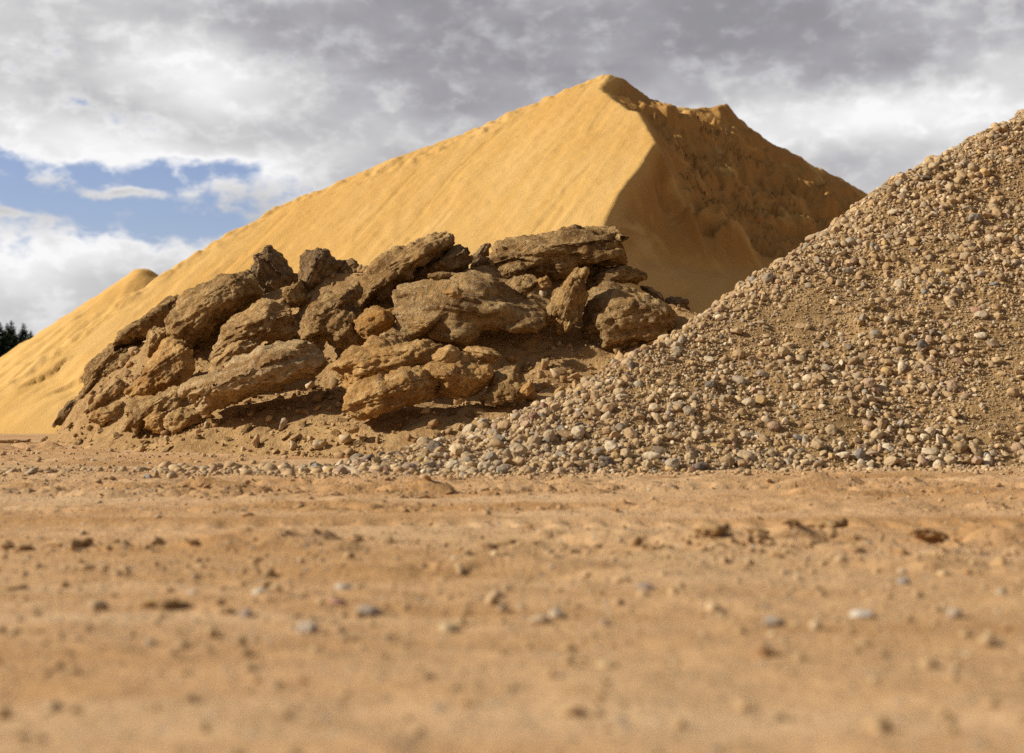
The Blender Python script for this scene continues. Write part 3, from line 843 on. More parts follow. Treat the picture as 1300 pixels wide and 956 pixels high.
rest = np.ones(len(x), bool); rest[cand] = False
# keep the rest from sitting inside the big ones
grid = {}
for t_, s_ in zip(taken, ts):
    for a in (-1, 0, 1):
        for b in (-1, 0, 1):
            grid.setdefault((int(t_[0] / .15) + a, int(t_[1] / .15) + b), []).append((t_, s_))
for i in np.where(rest)[0]:
    for t_, s_ in grid.get((int(pos[i, 0] / .15), int(pos[i, 1] / .15)), ()):
        if np.linalg.norm(pos[i] - t_) < .30 * s_: rest[i] = False
big_rest = rest & (spx > 8)
sm_rest = rest & ~big_rest & (spx > 5)
ti_rest = rest & (spx <= 5)
print('pebbles', big_rest.sum(), sm_rest.sum(), 'cobbles', len(cand), 'smallest px', spx[cand].min())
me1 = scatter('a', pos[big_rest], nr[big_rest], size[big_rest], sh_mid, M_PEB, r1, pebble_tint, tilt=.4)
me2 = scatter('b', pos[sm_rest], nr[sm_rest], size[sm_rest], sh_lo, M_PEB, r1, pebble_tint, tilt=.5)
me4 = scatter('d', pos[ti_rest], nr[ti_rest], size[ti_rest], sh_tiny, M_PEB, r1, pebble_tint, tilt=.5)
# grit
xg, yg, zg, ng, pxg, pyg = gravel_points(130000, r1)
szg = r1.uniform(.008, .02, len(xg)) * (yg / 9)
me3 = scatter('c', np.stack([xg, yg, zg], 1), ng, szg, sh_tiny, M_PEB, r1,
              lambda n: pebble_tint(n, r1) * .6 + np.array([.36, .24, .12]) * .4, tilt=.6, sink=.15)


def join(name, mes, mat):
    Vs, Fs, Ts, b = [], [], [], 0
    for me in mes:
        nv, nl = len(me.vertices), len(me.loops)
        v = np.empty(nv * 3, np.float32); me.vertices.foreach_get('co', v)
        l = np.empty(nl, np.int32); me.loops.foreach_get('vertex_index', l)
        t = np.empty(nv * 4, np.float32); me.attributes['tint'].data.foreach_get('color', t)
        Vs.append(v.reshape(-1, 3)); Fs.append(l.reshape(-1, 3) + b); Ts.append(t.reshape(-1, 4)); b += nv
        bpy.data.meshes.remove(me)
    return mesh_np(name, np.concatenate(Vs), np.concatenate(Fs), mat, True, {'tint': np.concatenate(Ts)})


link('gravel', join('gravel', [me1, me2, me4, me3], M_PEB), 'mixed smaller pebbles and grit covering the gravel pile', 'gravel', kind='stuff')

# the 300 largest cobbles
protos = []
for s in range(14):
    kind = ('rounded', 'flat', 'angular', 'oblong')[s % 4]
    q, Fc = stone_shape(200 + s * 3, 4, {'rounded': .6, 'flat': .8, 'angular': 1.5, 'oblong': .8}[kind], 2.2 if kind != 'angular' else 3.2, .12, 6 if kind != 'angular' else 11)
    sc = {'rounded': (1, .86, .72), 'flat': (1, .8, .38), 'angular': (1, .78, .68), 'oblong': (1.1, .6, .5)}[kind]
    q = q * np.array(sc) * .5
    N = vnormals(q, Fc)
    q = q + N * (.022 * fbm(q[:, 0] * 9, q[:, 1] * 9, q[:, 2] * 9, 3, s))[:, None]
    protos.append((kind, sc, mesh_np('cobble', q, Fc, M_COB)))
items = []
Rm = rand_rot(len(cand), nr[cand], .28, r1)
for j, i in enumerate(cand):
    kind, sc, me = protos[r1.randint(len(protos))]
    tk = r1.choice(len(TINTS), p=tw); tn, tc, _ = TINTS[tk]
    f = r1.uniform(.1, .4); g_ = r1.uniform(.8, 1.05)
    col = [min(.9, (c * (1 - f) + d_ * f) * g_) for c, d_ in zip(tc, (.40, .275, .15))]
    p = pos[i] + nr[i] * (sc[2] * .5 * size[i] * .55)
    o = link('cobble', me, group='large cobbles on the gravel pile')
    o.matrix_world = Matrix.Translation(Vector(p)) @ Matrix([list(r) for r in Rm[j]]).to_4x4() @ Matrix.Scale(float(size[i]), 4)
    o.color = (*col, 1); o['category'] = 'cobble'
    items.append((o, tn, kind, px[i], py[i], size[i]))
hipy = lambda q: float(np.interp(q, [560, 700, 900, 1100, 1300], [590, 503, 388, 250, 142]))
def zone(a, b):
    c = hipy(a)
    if b - c < 26 and b < 575: v = 'on the crest line'
    elif b > 570: v = 'at the foot'
    elif b > 500: v = 'low on the slope'
    elif b > 400: v = 'midway up the slope'
    else: v = 'high on the slope'
    h = 'left tail' if a < 640 else 'left part' if a < 800 else 'middle part' if a < 960 else 'right part' if a < 1130 else 'far right part'
    return f'{v}, {h} of the gravel'
def make_label(k, lvl):
    o, tn, kd, a, b, s = items[k]
    base = f'{tn} {kd} cobble {zone(a, b)}'
    if lvl == 0: return base
    dist = sorted((math.hypot(a - q[3], b - q[4]), n) for n, q in enumerate(items) if n != k)
    _, n = dist[0]; q = items[n]
    side = ('left of' if a < q[3] else 'right of') if abs(a - q[3]) > abs(b - q[4]) else ('above' if b < q[4] else 'below')
    v = zone(a, b).split(',')[0]
    h = 'left tail' if a < 640 else 'left part' if a < 800 else 'middle' if a < 960 else 'right part' if a < 1130 else 'far right'
    v = {'on the crest line': 'on crest', 'at the foot': 'at foot', 'low on the slope': 'low down', 'midway up the slope': 'midway up', 'high on the slope': 'high up'}[v]
    return f'{tn} {kd} cobble {v}, {h}, {side} a {q[1]} {q[2]} one'
labs = [make_label(k, 0) for k in range(len(items))]
for lvl in (1,):
    cnt = {}
    for l in labs: cnt[l] = cnt.get(l, 0) + 1
    labs = [make_label(k, lvl) if cnt[l] > 1 else l for k, l in enumerate(labs)]
cnt = {}
for k, l in enumerate(labs): cnt.setdefault(l, []).append(k)
for l, ks in cnt.items():
    if len(ks) == 2:
        a, b = sorted(ks, key=lambda k: -items[k][5] / 1.0)
        labs[a] = 'larger ' + l if not l.startswith('larger') else l; labs[b] = 'smaller ' + l
for it, l in zip(items, labs):
    it[0]['label'] = l
print('gravel', time.time() - T0)

# ------------------------------------------------------------------ rubble on and at the foot of the earth heap
r2 = np.random.RandomState(11)
sh_clod = [stone_shape(s + 300, 2, 1.6, 3.2, .34, 12) for s in range(14)]
sh_clod3 = [stone_shape(s + 330, 4, 1.6, 3.2, .38, 14) for s in range(10)]
n = 26000
x = r2.uniform(-6.2, 2.2, n); y = r2.uniform(9.0, 15.5, n)
z = HF.at(x, y); nn = HF.normal(x, y, .1); px, py = project(x, y, z)
dens = sstep(-.35, .35, fbm2(x * 1.4, y * 1.4, 4, 141)) * .8 + .2
ok = (z > -.01) & (nn[:, 1] < .25) & (r2.rand(n) < dens) & (GF.at(x, y) < z + .03)
x, y, z, nn = x[ok], y[ok], z[ok], nn[ok]
sz = np.minimum(.014 * (1 - r2.rand(len(x))) ** (-1 / 1.9), .11)


def clod_tint(n):
    c = np.array([[.40, .25, .11], [.32, .19, .082], [.48, .31, .15], [.42, .24, .09], [.52, .39, .24]])[r2.choice(5, n, p=[.35, .25, .2, .13, .07])]
    return c * r2.uniform(.8, 1.15, n)[:, None]


M_CRUMB = M_PEB
mA = scatter('r', np.stack([x, y, z], 1), nn, sz, sh_clod, M_CRUMB, r2, clod_tint, tilt=.6, flat=(.5, .9), sink=.2)
link('rubble', join('rubble', [mA], M_CRUMB), 'loose crumbs of brown earth covering the heap between the boulders', 'rubble', kind='stuff')

# countable larger lumps at the foot of the heap
lump_spots = [(100, 565, 20), (150, 556, 16), (172, 541, 18), (128, 548, 14), (185, 562, 15), (215, 572, 13), (225, 548, 20), (238, 528, 17), (252, 556, 14), (268, 541, 18), (290, 560, 15),
              (312, 548, 19), (330, 566, 14), (345, 536, 18), (365, 556, 15), (385, 540, 17), (402, 563, 16), (428, 552, 14), (440, 535, 15), (455, 566, 17), (330, 520, 15), (300, 530, 14),
              (415, 505, 17), (436, 480, 16), (505, 545, 18), (530, 560, 15), (552, 540, 19), (575, 525, 15), (560, 555, 13), (600, 530, 15), (640, 480, 15), (668, 468, 14), (700, 455, 15), (720, 470, 13), (655, 440, 14),
              (215, 470, 14), (222, 450, 12), (245, 455, 13), (190, 520, 15), (205, 535, 13)]
lump_meshes = [mesh_np('earth_lump', q * np.array([.52, .40, .27]), Fc, M_B[['tan', 'brown', 'orange'][k % 3]]) for k, (q, Fc) in enumerate(sh_clod3)]
lum = []
for k, (a, b, s) in enumerate(lump_spots):
    # walk the ray until it meets the heap
    ds = np.arange(8.5, 16, .02); xx, zz = (a - 650) / F * ds, (YH - b) / F * ds + CH
    hit = np.where(np.maximum(HF.at(xx, ds), 0) >= zz)[0]
    d = ds[hit[0]] if len(hit) else 12
    c = P(a, b, d); s_m = s * 1.15 / F * d
    mi = r2.randint(len(lump_meshes))
    o = link('earth_lump', lump_meshes[mi], cat='earth lump', group='larger lumps of earth on the heap')
    R_ = rand_rot(1, HF.normal(np.array([c[0]]), np.array([c[1]])), .35, r2)[0]
    o.matrix_world = Matrix.Translation(Vector(c) + Vector((0, 0, .02 * s_m))) @ Matrix([list(r) for r in R_]).to_4x4() @ Matrix.Scale(s_m, 4)
    lum.append((o, a, b, s, ['tan', 'brown', 'sandy'][mi % 3]))
def lump_place(a, b):
    if b > 538: return "at the heap's foot"
    if a < 260: return 'between the left boulders'
    if a < 470: return 'under the striped slab'
    if a < 620: return 'below the sandy boulders'
    return 'between boulders and gravel'
grp = {}
for t in lum:
    grp.setdefault((t[4], lump_place(t[1], t[2])), []).append(t)
SECT = ['below the far left boulders', 'below the left boulders', 'below the striped slab', 'left of the low sandy slab', 'right of the low sandy slab']
for (cname, pl), ts_ in grp.items():
    ts_.sort(key=lambda t: t[1])
    for k, t in enumerate(ts_):
        if len(ts_) == 1: w = ''
        elif len(ts_) == 2: w = ('left one of two', 'right one of two')[k]
        else: w = ['leftmost', 'second from left', 'third from left', 'fourth from left', 'fifth from left', 'sixth from left', 'seventh from left', 'eighth from left', 'ninth from left', 'tenth from left', 'eleventh from left', 'twelfth from left'][k] if k < len(ts_) - 1 else 'rightmost'
        t[0]['label'] = (f'{t[4]} earth lump {pl}' + (f', {w} among the {t[4]} ones' if w and True else (f', {w}' if w else '')))

# ------------------------------------------------------------------ ground
def grow(a, b, s0, s1, p=1.0):
    out = [a]
    while out[-1] < b:
        t = (out[-1] - a) / (b - a); out.append(out[-1] + s0 + (s1 - s0) * t ** p)
    return out


ys = sorted(set([round(v, 4) for v in grow(0.6, 3.2, .007, .011) + grow(3.2, 9.5, .011, .022) + grow(9.5, 24, .025, .12) + grow(24, 80, .2, 4) + grow(80, 900, 8, 60)]))
ys = np.array(ys); ys = ys[np.concatenate([[True], np.diff(ys) > .004])]
ys = np.concatenate([-np.array(grow(0.3, 60, .5, 12))[::-1], [0.0, .25, .45], ys])
xh = np.array(grow(0, 2.2, .011, .014) + grow(2.2 + .016, 5.2, .016, .03) + grow(5.25, 12, .06, .3) + grow(12.5, 60, .5, 5) + grow(66, 900, 10, 80))
xs = np.concatenate([-xh[:0:-1], xh])
GX, GY = np.meshgrid(xs, ys)


def ground_h(x, y):
    near = sstep(40, 12, np.hypot(x, y))
    h = 0.010 * fbm2(x * .5, y * .8, 3, 201) * near
    h += 0.005 * fbm2(x * 2.5, y * 5, 4, 203)
    h += 0.0034 * fbm2(x * 14, y * 16, 4, 205)
    h += 0.010 * np.maximum(fbm2(x * 1.1, y * 6.5, 5, 207, .6), 0) * sstep(2.2, 3.2, y)
    # crumbly bands left by wheels, running across
    def band(c, w, amp, sd):
        cc = c + .10 * fbm2(x * .35, x * 0 + sd, 3, sd)
        m = np.exp(-((y - cc) / w) ** 2)
        k = fbm2(x * 3.2, y * 10, 5, sd + 1, .62)
        return amp * m * (sstep(.02, .16, k) * (.25 + np.maximum(k, 0)) + .10)
    h += band(3.55, .19, .046, 211) + band(4.85, .20, .030, 221) + band(5.75, .26, .050, 231) + band(6.4, .26, .034, 241) + band(3.0, .14, .022, 251) + band(7.1, .30, .020, 261) + band(2.5, .25, .010, 265)
    h += band(9.2, .4, .03, 271) * sstep(-1.0, -2.0, x) + band(12.4, .8, .06, 281) * sstep(-2.5, -3.5, x)
    # tyre tread row
    cc = 4.22 + .03 * np.sin(x * .9)
    m = np.exp(-((y - cc) / .10) ** 4)
    lug = sstep(-.2, .4, np.sin(x * 2 * math.pi / .115 + 9 * (y - cc)))
    h += m * (-.012 + .010 * lug) * sstep(-1.4, -.3, x + .3 * fbm2(x, y, 2, 9))
    h += .010 * np.exp(-((y - cc - .17) / .06) ** 2) + .006 * np.exp(-((y - cc + .17) / .05) ** 2)
    # shallow scour marks
    h -= .006 * sstep(.25, .5, fbm2(x * 1.2, y * 4.5, 4, 291))
    return h * near


GZ = ground_h(GX, GY)
V = np.stack([GX, GY, GZ], -1).reshape(-1, 3)
idx = np.arange(GX.size).reshape(GX.shape)
q = np.stack([idx[:-1, :-1], idx[:-1, 1:], idx[1:, 1:], idx[1:, :-1]], -1).reshape(-1, 4)
link('ground', mesh_np('ground', V, q, M_GROUND), 'flat ground of pale compacted sand with crumbs and wheel marks', 'ground', kind='structure')
print('ground', GX.size, time.time() - T0)

# scattered pebbles on the ground
r3 = np.random.RandomState(23)
sp, ss_ = [], []
def add_ground(n, fx, fy, smin, smax, pw=2.2):
    xx, yy = fx(n), fy(n)
    s = np.minimum(smin * (1 - r3.rand(n)) ** (-1 / pw), smax)
    sp.append(np.stack([xx, yy, ground_h(xx, yy)], 1)); ss_.append(s)
yy = lambda a, b: (lambda n: r3.uniform(a, b, n))
# strip of stones running left from the gravel's tail
n = 1500
yv = 7.35 + .16 * r3.normal(size=n); xv = r3.uniform(-4.2, -.9, n)
yv += .10 * np.sin(xv * 1.7) + (xv + 1) * -.03
sp.append(np.stack([xv, yv, ground_h(xv, yv)], 1)); ss_.append(np.minimum(.013 * (1 - r3.rand(n)) ** (-1 / 2.3), .07))
n = 900                                                       # spill around the tail
yv = 7.75 + .22 * r3.normal(size=n); xv = r3.uniform(-2.0, -.2, n)
sp.append(np.stack([xv, yv, ground_h(xv, yv)], 1)); ss_.append(np.minimum(.02 * (1 - r3.rand(n)) ** (-1 / 2.3), .09))
n = 2600                                                      # along the foot of the gravel
xv = r3.uniform(-1.2, 4.2, n); yv = np.interp(xv, [-1.2, 0, 1, 3, 4.2], [7.35, 7.4, 7.6, 8.2, 8.4]) - np.abs(.30 * r3.normal(size=n))
sp.append(np.stack([xv, yv, ground_h(xv, yv)], 1)); ss_.append(np.minimum(.010 * (1 - r3.rand(n)) ** (-1 / 2.2), .05))
add_ground(2600, yy(-3.2, 3.2), yy(2.0, 8), .0055, .024, 2.4)
add_ground(1500, yy(-1.3, 1.3), yy(1.2, 3.2), .0045, .018, 2.4)
add_ground(650, yy(-1.5, 1.5), yy(1.5, 3.6), .011, .03, 2.6)
add_ground(1500, yy(-5.5, -1.5), yy(8, 13), .012, .05, 2.3)
gp, gs = np.concatenate(sp), np.concatenate(ss_)
up = np.tile(np.array([[0, 0, 1.0]]), (len(gp), 1))
def gtint(n):
    t_ = pebble_tint(n, r3); f = r3.uniform(0.1, .85, n)[:, None]
    return t_ * (1 - f) + np.array([.50, .33, .17]) * f
cr_p, cr_s = [], []
for c_, w_, n_ in [(3.55, .14, 1500), (4.85, .2, 700), (5.75, .22, 2600), (6.4, .25, 2000), (7.1, .35, 2000), (3.0, .2, 300), (4.0, .1, 500), (8.0, .5, 900)]:
    xx = r3.uniform(-.42 * c_ - .5, .42 * c_ + .8, n_); yy_ = c_ + w_ * .7 * r3.normal(size=n_) + .10 * fbm2(xx * .35, xx * 0 + 5, 3, 7)
    kp = fbm2(xx * 1.6, yy_ * 3, 3, 77) > -.05
    xx, yy_ = xx[kp], yy_[kp]
    cr_p.append(np.stack([xx, yy_, ground_h(xx, yy_)], 1)); cr_s.append(np.minimum(.007 * (1 - r3.rand(len(xx))) ** (-1 / 2.1), .045))
cp, cs = np.concatenate(cr_p), np.concatenate(cr_s)
ok_ = GF.at(cp[:, 0], cp[:, 1]) < cp[:, 2] + .01
cp, cs = cp[ok_], cs[ok_]
mC = scatter('k', cp, np.tile(np.array([[0, 0, 1.0]]), (len(cp), 1)), cs, sh_clod, M_PEB, r3, lambda n: np.array([.45, .28, .135]) * r3.uniform(.75, 1.15, n)[:, None], tilt=.3, flat=(.3, .7), sink=.3)
link('crumbs', join('crumbs', [mC], M_PEB), 'crumbs of broken sand crust along the wheel marks', 'crumbs', kind='stuff')
mG = scatter('g', gp, up, gs, sh_lo, M_PEB, r3, gtint, tilt=.3, sink=.3)
link('pebbles', join('pebbles', [mG], M_PEB), 'small pebbles and grit strewn over the sandy ground', 'pebbles', kind='stuff')

# countable stones in the foreground: (photo x, photo y, width px, tint name, colour, words)
FG = [(640, 0, 0, 0, 0, 0)][:0] + [
 (391, 795, 26, (.56, .47, .36), 'rounded', 'pale cream stone lying alone in the blurred front, left of the middle'),
 (983, 790, 26, (.30, .26, .22), 'angular', 'upright grey stone casting a dark foot, front right of the middle'),
 (1094, 778, 28, (.60, .54, .45), 'flat', 'pale whitish stone tilted in the sand at the front right'),
 (1212, 784, 20, (.40, .35, .30), 'rounded', 'small round greyish stone, rightmost of the front stones'),
 (470, 772, 34, (.36, .30, .24), 'flat', 'flat greyish stone half buried, right of the pale cream stone'),
 (428, 762, 22, (.42, .23, .17), 'flat', 'reddish stone at the left of the flat greyish one'),
 (312, 778, 24, (.34, .25, .20), 'oblong', 'brownish purple stone left of the pale cream stone'),
 (125, 768, 24, (.46, .33, .19), 'rounded', 'tan stone at the left front, right of the frame edge pair'),
 (820, 745, 22, (.28, .22, .18), 'oblong', 'dark grey-brown stone near the middle of the front sand'),
 (768, 790, 18, (.24, .19, .17), 'angular', 'small dark stone in front of the middle'),
 (686, 782, 26, (.58, .44, .28), 'flat', 'pale yellowish flat stone pair member, centre front, the left one'),
 (706, 776, 20, (.54, .45, .33), 'rounded', 'pale rounded stone touching the yellowish flat one'),
 (568, 790, 26, (.50, .38, .22), 'flat', 'ochre tinted flat stone in the centre front'),
 (770, 835, 30, (.52, .37, .20), 'flat', 'large very blurred tan stone close to the lens, centre right'),
 (968, 822, 24, (.40, .24, .12), 'rounded', 'brown stone very near the lens, right of the middle'),
 (437, 742, 28, (.52, .43, .32), 'flat', 'pale flat stone just behind the reddish one'),
 (1147, 738, 16, (.30, .25, .21), 'rounded', 'small grey stone standing behind the pale whitish one'),
 (328, 745, 20, (.55, .46, .34), 'flat', 'pale flat stone behind the brownish purple one'),
 (245, 750, 18, (.50, .42, .33), 'rounded', 'pale round stone behind the dark crust on the left'),
 (800, 672, 12, (.52, .45, .36), 'rounded', 'little pale stone beside the tyre track, centre'),
 (188, 607, 13, (.30, .26, .22), 'rounded', 'round grey stone standing out of the pebble strip on the left'),
]
kinds = {}
for kd, sc, me in protos: kinds.setdefault(kd, []).append((sc, me))
for a, b, s, col, kd, lb in FG:
    gx, gy = G(a, b + s * .25)
    sc, me = kinds[kd][r3.randint(len(kinds[kd]))]
    w = s * 1.1 / F * gy
    o = link('stone', me, lb, 'stone', group='loose stones on the sandy ground')
    R_ = rand_rot(1, np.array([[0, 0, 1.0]]), .18, r3)[0]
    gz = float(ground_h(np.array([gx]), np.array([gy]))[0])
    o.matrix_world = Matrix.Translation((gx, gy, gz + sc[2] * .5 * w * .45)) @ Matrix([list(r) for r in R_]).to_4x4() @ Matrix.Scale(w, 4)
    o.color = (*col, 1)

# crusts and clods lifted from the ground
crust = [mesh_np('sand_clod', (lambda q: q * (1 + .35 * np.abs(fbm(q[:, 0] * 3, q[:, 1] * 3, q[:, 2] * 5 + s, 4, 60 + s, .65)))[:, None] * np.array([.44, .34, .13]))(stone_shape(400 + s, 4, .9, 2.1, .5, 5)[0]), icos(4)[1], M_CLOD) for s in range(6)]
CL = [(1172, 690, 42, 'biggest lump of crusted sand, at the right side behind the blurred front'), (1052, 664, 46, 'flat lifted crust of sand left behind the biggest right lump'),
      (1003, 690, 20, 'small sand clod left of the biggest right lump'), (1215, 693, 22, 'small sand clod touching the biggest right lump on its right'),
      (212, 768, 56, 'dark lifted crust of sand, left front, near the brownish stone'), (146, 694, 34, 'clod in the crumbly row at the left'),
      (243, 695, 16, 'little round clod in the crumbly row at the left'), (92, 690, 44, 'wide low clod at the far left of the crumbly row'),
      (450, 683, 20, 'small clod in the row left of the middle'), (645, 690, 26, 'clod in the row at the middle'),
      (760, 752, 18, 'small clod behind the small dark stone'), (18, 740, 24, 'blurred clod at the left edge'),
      (960, 690, 26, 'sand clod in the row, right of the middle'), (905, 690, 40, 'wide crumbly clod in the row, right of the middle'),
      (745, 618, 14, 'small dark clod in front of the gravel foot'), (610, 618, 13, 'small brown clod in front of the gravel tail'),
      (950, 615, 16, 'crumb of earth in front of the middle of the gravel foot'), (375, 622, 12, 'small clod in front of the pebble strip'),
      (20, 566, 46, 'long low ridge of dark earth in front of the sand pile\'s left foot')]
for k, (a, b, s, lb) in enumerate(CL):
    gx, gy = G(a, b + 2)
    if b == 566: gx, gy = G(a, b)
    w = s * 1.15 / F * gy
    o = link('sand_clod', crust[k % 6], lb, 'clod', group='clods of crusted sand on the ground')
    gz = float(ground_h(np.array([gx]), np.array([gy]))[0])
    o.matrix_world = Matrix.Translation((gx, gy, gz + .04 * w)) @ Matrix.Rotation(r3.uniform(-.3, .3), 4, 'Z') @ Matrix.Rotation(r3.uniform(-.1, .15), 4, 'X') @ Matrix.Scale(w, 4)

# ------------------------------------------------------------------ spruces at the far left
m_needle, t = newmat('spruce_needles')
g = t.n('ShaderNodeNewGeometry').outputs['Position']
t.out(t.mix(t.noise(g, 1.2, 3), (0.014, 0.026, 0.012), (0.036, 0.06, 0.026)), None, .8, .2)
m_bark, t = newmat('spruce_bark')
g = t.n('ShaderNodeNewGeometry').outputs['Position']
t.out(t.mix(t.noise(g, 6, 4), (0.06, 0.045, 0.035), (0.13, 0.10, 0.08)), None, .9, .1)


def spruce(x, y, h, label, seed):
    r0 = np.random.RandomState(seed)
    root = bpy.data.objects.new('spruce_tree', None); C.objects.link(root); root.location = (x, y, 0)
    root['label'] = label; root['category'] = 'tree'; root['group'] = 'spruce trees beyond the sand'
    nr_, ns = 14, 8
    V, Fc = [], []
    for i in range(nr_):
        t_ = i / (nr_ - 1); rr = .16 * (1 - t_) ** .8 + .012
        for j in range(ns):
            a = 2 * math.pi * j / ns; V.append((rr * math.cos(a) + .05 * math.sin(t_ * 5), rr * math.sin(a), t_ * h))
    for i in range(nr_ - 1):
        for j in range(ns):
            Fc.append((i * ns + j, i * ns + (j + 1) % ns, (i + 1) * ns + (j + 1) % ns, (i + 1) * ns + j))
    link('trunk', mesh_np('trunk', V, Fc, m_bark), parent=root)
    V, Fc = [], []
    z_ = .22 * h
    while z_ < h * .99:
        t_ = z_ / h
        L = (h * .34 * (1 - t_) ** .95 + .10) * r0.uniform(.7, 1.15)
        nb = 9 if t_ < .9 else 6
        a0 = r0.uniform(0, 6.3)
        for b in range(nb):
            a = a0 + b * 6.283 / nb + r0.uniform(-.3, .3); l = L * r0.uniform(.6, 1.15)
            droop = .30 - .65 * t_
            nseg = max(3, int(l / .16))
            for s in range(nseg):
                f = (s + .5) / nseg
                bx, by, bz = l * f * math.cos(a), l * f * math.sin(a), z_ - droop * l * f + .12 * l * f * f
                for _ in range(7):
                    da = a + r0.uniform(-1.3, 1.3); ln = (.20 + .32 * (1 - f)) * min(1, l) * r0.uniform(.7, 1.3); wd = ln * .42
                    ex_, ey_ = bx + ln * math.cos(da), by + ln * math.sin(da); ez_ = bz - r0.uniform(-.05, .22) * ln * 2
                    nx_, ny_ = -math.sin(da) * wd, math.cos(da) * wd
                    k = len(V)
                    V += [(bx - nx_ * .3, by - ny_ * .3, bz), (bx + nx_, by + ny_, bz - .04), (ex_, ey_, ez_), (bx - nx_, by - ny_, bz - .06)]
                    Fc.append((k, k + 1, k + 2, k + 3))
        z_ += h * .022 * r0.uniform(.8, 1.2) * (1.15 - .5 * t_)
    link('crown', mesh_np('crown', V, Fc, m_needle, False), parent=root)


for k, (px, py, d, lb) in enumerate([
    (-22, 408, 128, 'spruce cut off by the left edge of the photo'),
    (0, 408, 120, 'leftmost spruce showing its top at the frame edge'),
    (9, 410, 130, 'slender spruce just left of the tallest one, behind the sand'),
    (14.5, 406, 122, 'tallest dark spruce standing behind the sand on the left'),
    (30, 409, 125, 'pointed spruce right of the tallest, alone against cloud'),
    (39.5, 419, 130, 'smallest spruce tip on the right, just above the sand'),
    (22, 426, 138, 'low spruce filling the gap between the tallest and the pointed one'),
    (4, 424, 139, 'low spruce behind the two leftmost tops')]):
    X_, Y_, Z_ = P(px, py, d)
    spruce(X_, Y_, Z_, lb, 500 + k)

# ------------------------------------------------------------------ world
SUN_EL, SUN_AZ = 31.0, -7.0         # azimuth: degrees behind the picture plane, from the left
sx, sy, sz_ = -math.cos(math.radians(SUN_EL)) * math.cos(math.radians(SUN_AZ)), math.cos(math.radians(SUN_EL)) * math.sin(math.radians(SUN_AZ)), math.sin(math.radians(SUN_EL))
w = bpy.data.worlds.new('World'); bpy.context.scene.world = w; w.use_nodes = True
t = NT(w.node_tree)
sky = t.n('ShaderNodeTexSky', sky_type='NISHITA')
sky.sun_disc = False; sky.sun_elevation = math.radians(SUN_EL); sky.sun_rotation = math.atan2(sx, sy) % (2 * math.pi)
sky.air_density = 1.0; sky.dust_density = 0.6; sky.ozone_density = 1.5
gen = t.n('ShaderNodeTexCoord').outputs['Generated']
sp_ = t.n('ShaderNodeSeparateXYZ'); t.put(sp_.inputs[0], gen)
az = t.m('MULTIPLY', t.m('ARCTAN2', sp_.outputs[0], sp_.outputs[1]), 18.05)
el = t.m('MULTIPLY', t.m('ARCSINE', sp_.outputs[2]), 18.05)
cmb = t.n('ShaderNodeCombineXYZ'); t.put(cmb.inputs[0], az); t.put(cmb.inputs[1], t.m('MULTIPLY', el, 1.55))
uv = cmb.outputs[0]
wn = t.n('ShaderNodeTexNoise'); t.put(wn.inputs['Vector'], uv); wn.inputs['Scale'].default_value = .55; wn.inputs['Detail'].default_value = 5
wrp = t.vm('SUBTRACT', wn.outputs[1], (0.5, 0.5, 0.5))
sw = t.n('ShaderNodeSeparateXYZ'); t.put(sw.inputs[0], wrp)
U = t.m('ADD', az, t.m('MULTIPLY', sw.outputs[0], 1.6)); Vv = t.m('ADD', el, t.m('MULTIPLY', sw.outputs[1], .8))


def blob(px, py, a, b, k=1.0):
    u0, v0 = (px - 650) / 100, (YH - py) / 100
    du = t.m('DIVIDE', t.m('SUBTRACT', U, u0), a); dv = t.m('DIVIDE', t.m('SUBTRACT', Vv, v0), b)
    r = t.m('ADD', t.m('MULTIPLY', du, du), t.m('MULTIPLY', dv, dv))
    return t.m('MULTIPLY', t.m('EXPONENT', t.m('MULTIPLY', r, -1.0)), k)


def total(lst):
    s = lst[0]
    for x_ in lst[1:]: s = t.m('ADD', s, x_)
    return s


n1 = t.noise(uv, .95, 9, .58, .2); n2 = t.noise(uv, 2.2, 8, .52, .2); n3 = t.noise(t.map(uv, scale=(.6, 1.4, 1)), .35, 4, .5)
n4 = t.noise(uv, 5.5, 8, .55, .3); c4 = t.m('SUBTRACT', n4, .5)
c1 = t.m('SUBTRACT', n1, .5); c2 = t.m('SUBTRACT', n2, .5); c3 = t.m('SUBTRACT', n3, .5)
blue = total([blob(80, 262, 2.7, .56, .9), blob(290, 300, .9, .30, .5), blob(120, 165, .9, .12, .42), blob(250, 225, 1.1, .20, .55), blob(10, 215, .9, .16, .35), blob(180, 190, 1.2, .12, -.4), blob(60, 205, 1.0, .12, -.4), blob(170, 247, .7, .07, -.7), blob(20, 280, .5, .06, -.6)])
blue = t.m('ADD', blue, t.m('ADD', t.m('MULTIPLY', c1, 1.3), t.m('ADD', t.m('MULTIPLY', c2, 1.4), t.m('MULTIPLY', c4, .45))))
gap = t.ss(blue, .28, .80)
L = total([blob(580, 30, 3.0, .8, -.13), blob(980, 60, 3.6, .8, -.10), blob(270, 110, 1.3, .45, .40), blob(150, 205, 2.2, .30, .34), blob(330, 225, 1.2, .25, .25), blob(90, 335, 1.6, .42, .38), blob(20, 400, 2.0, .4, .12),
           blob(1080, 165, 1.7, .42, .40), blob(1250, 140, 1.2, .3, .2), blob(960, 190, .6, .3, .12), blob(400, 175, 1.6, .4, -.03), blob(20, 60, 2.0, .6, .14), blob(10, 165, .7, .25, .1)])
L = t.m('ADD', t.m('ADD', L, .44), t.m('ADD', t.m('MULTIPLY', t.m('SUBTRACT', t.noise(t.map(uv, scale=(.8, 1.3, 1), rot=(0, 0, .25)), .55, 7, .5, .3), .5), .55), t.m('ADD', t.m('MULTIPLY', c2, .07), t.m('MULTIPLY', c3, .36))))
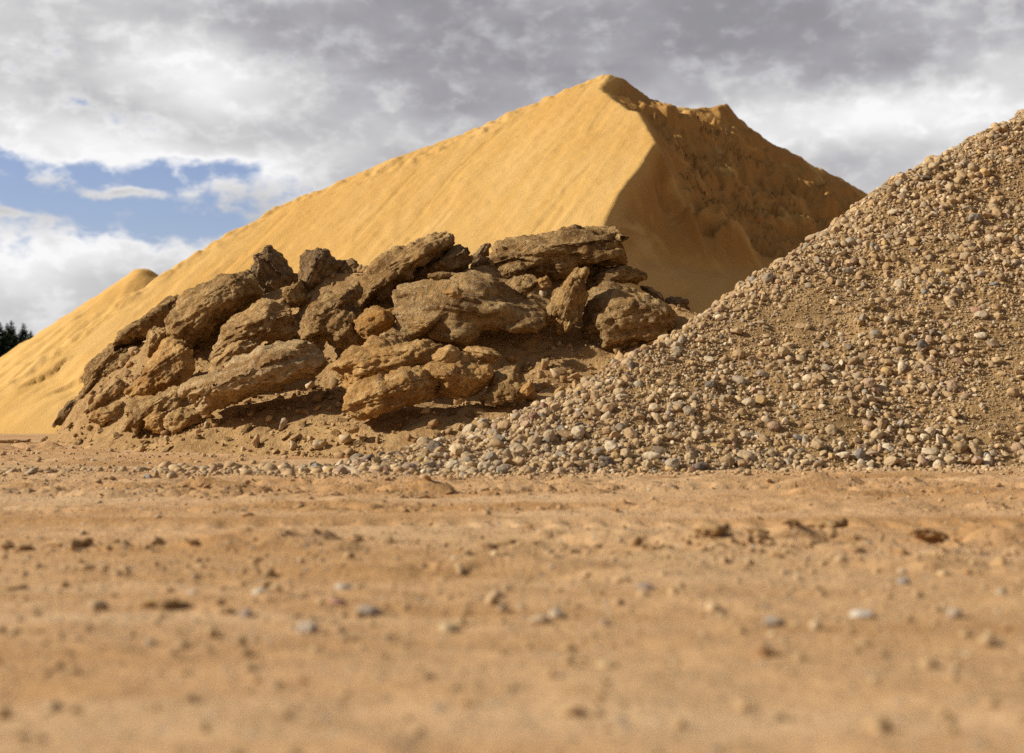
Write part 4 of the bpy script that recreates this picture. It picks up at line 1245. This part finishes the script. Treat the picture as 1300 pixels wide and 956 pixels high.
L = t.m('ADD', L, t.m('MULTIPLY', t.ss(blue, -.1, .42), .14))
L = t.m('ADD', L, t.m('MULTIPLY', c4, .035))
L = t.m('MINIMUM', t.m('SMOOTH_MAX', L, .27, .15), .86)
high = t.ss(el, 5.6, 9.0); behind = t.ss(sp_.outputs[1], .55, -.2)
L = t.m('MULTIPLY', L, t.m('SUBTRACT', 1.0, t.m('MULTIPLY', t.m('MAXIMUM', high, behind), .62)))  # unseen sky overhead and behind the camera dimmed to lower the ambient fill
ccol = t.mix(t.ss(L, .28, .62), (0.97, 0.95, 1.03), (1.0, 0.99, 0.995))
vm_ = t.n('ShaderNodeVectorMath', operation='SCALE'); t.put(vm_.inputs[0], ccol); t.put(vm_.inputs['Scale'], t.m('MULTIPLY', L, 10.0))
skyc = t.n('ShaderNodeVectorMath', operation='MULTIPLY'); t.put(skyc.inputs[0], sky.outputs[0]); skyc.inputs[1].default_value = (1.0, .92, 1.08)
final = t.mix(gap, vm_.outputs[0], skyc.outputs[0])
bg = t.n('ShaderNodeBackground'); t.put(bg.inputs[0], final); bg.inputs[1].default_value = 0.10
wo = t.n('ShaderNodeOutputWorld'); t.nt.links.new(bg.outputs[0], wo.inputs[0])

sl = bpy.data.lights.new('sun', 'SUN'); sl.energy = 5.0; sl.angle = math.radians(.53); sl.color = (1.0, .925, .80)
so = bpy.data.objects.new('sun', sl); C.objects.link(so)
so.rotation_euler = Vector((sx, sy, sz_)).to_track_quat('Z', 'Y').to_euler()

# ------------------------------------------------------------------ camera
cam = bpy.data.cameras.new('camera'); co = bpy.data.objects.new('camera', cam); C.objects.link(co)
co.location = (0, 0, CH); co.rotation_euler = (math.pi / 2, 0, 0)
cam.sensor_width = 36; cam.lens = 36 * F / 1300; cam.shift_y = (YH - 478) / 1300
cam.clip_start = .05; cam.clip_end = 3000
cam.dof.use_dof = True; cam.dof.focus_distance = 11.0; cam.dof.aperture_fstop = 2.9
S = bpy.context.scene
S.camera = co
S.view_settings.view_transform = 'Standard'; S.view_settings.look = 'None'; S.view_settings.gamma = 1; S.view_settings.exposure = 0.16
S.render.film_transparent = False
S.cycles.use_denoising = False
S.cycles.max_bounces = 6
print('done', time.time() - T0)
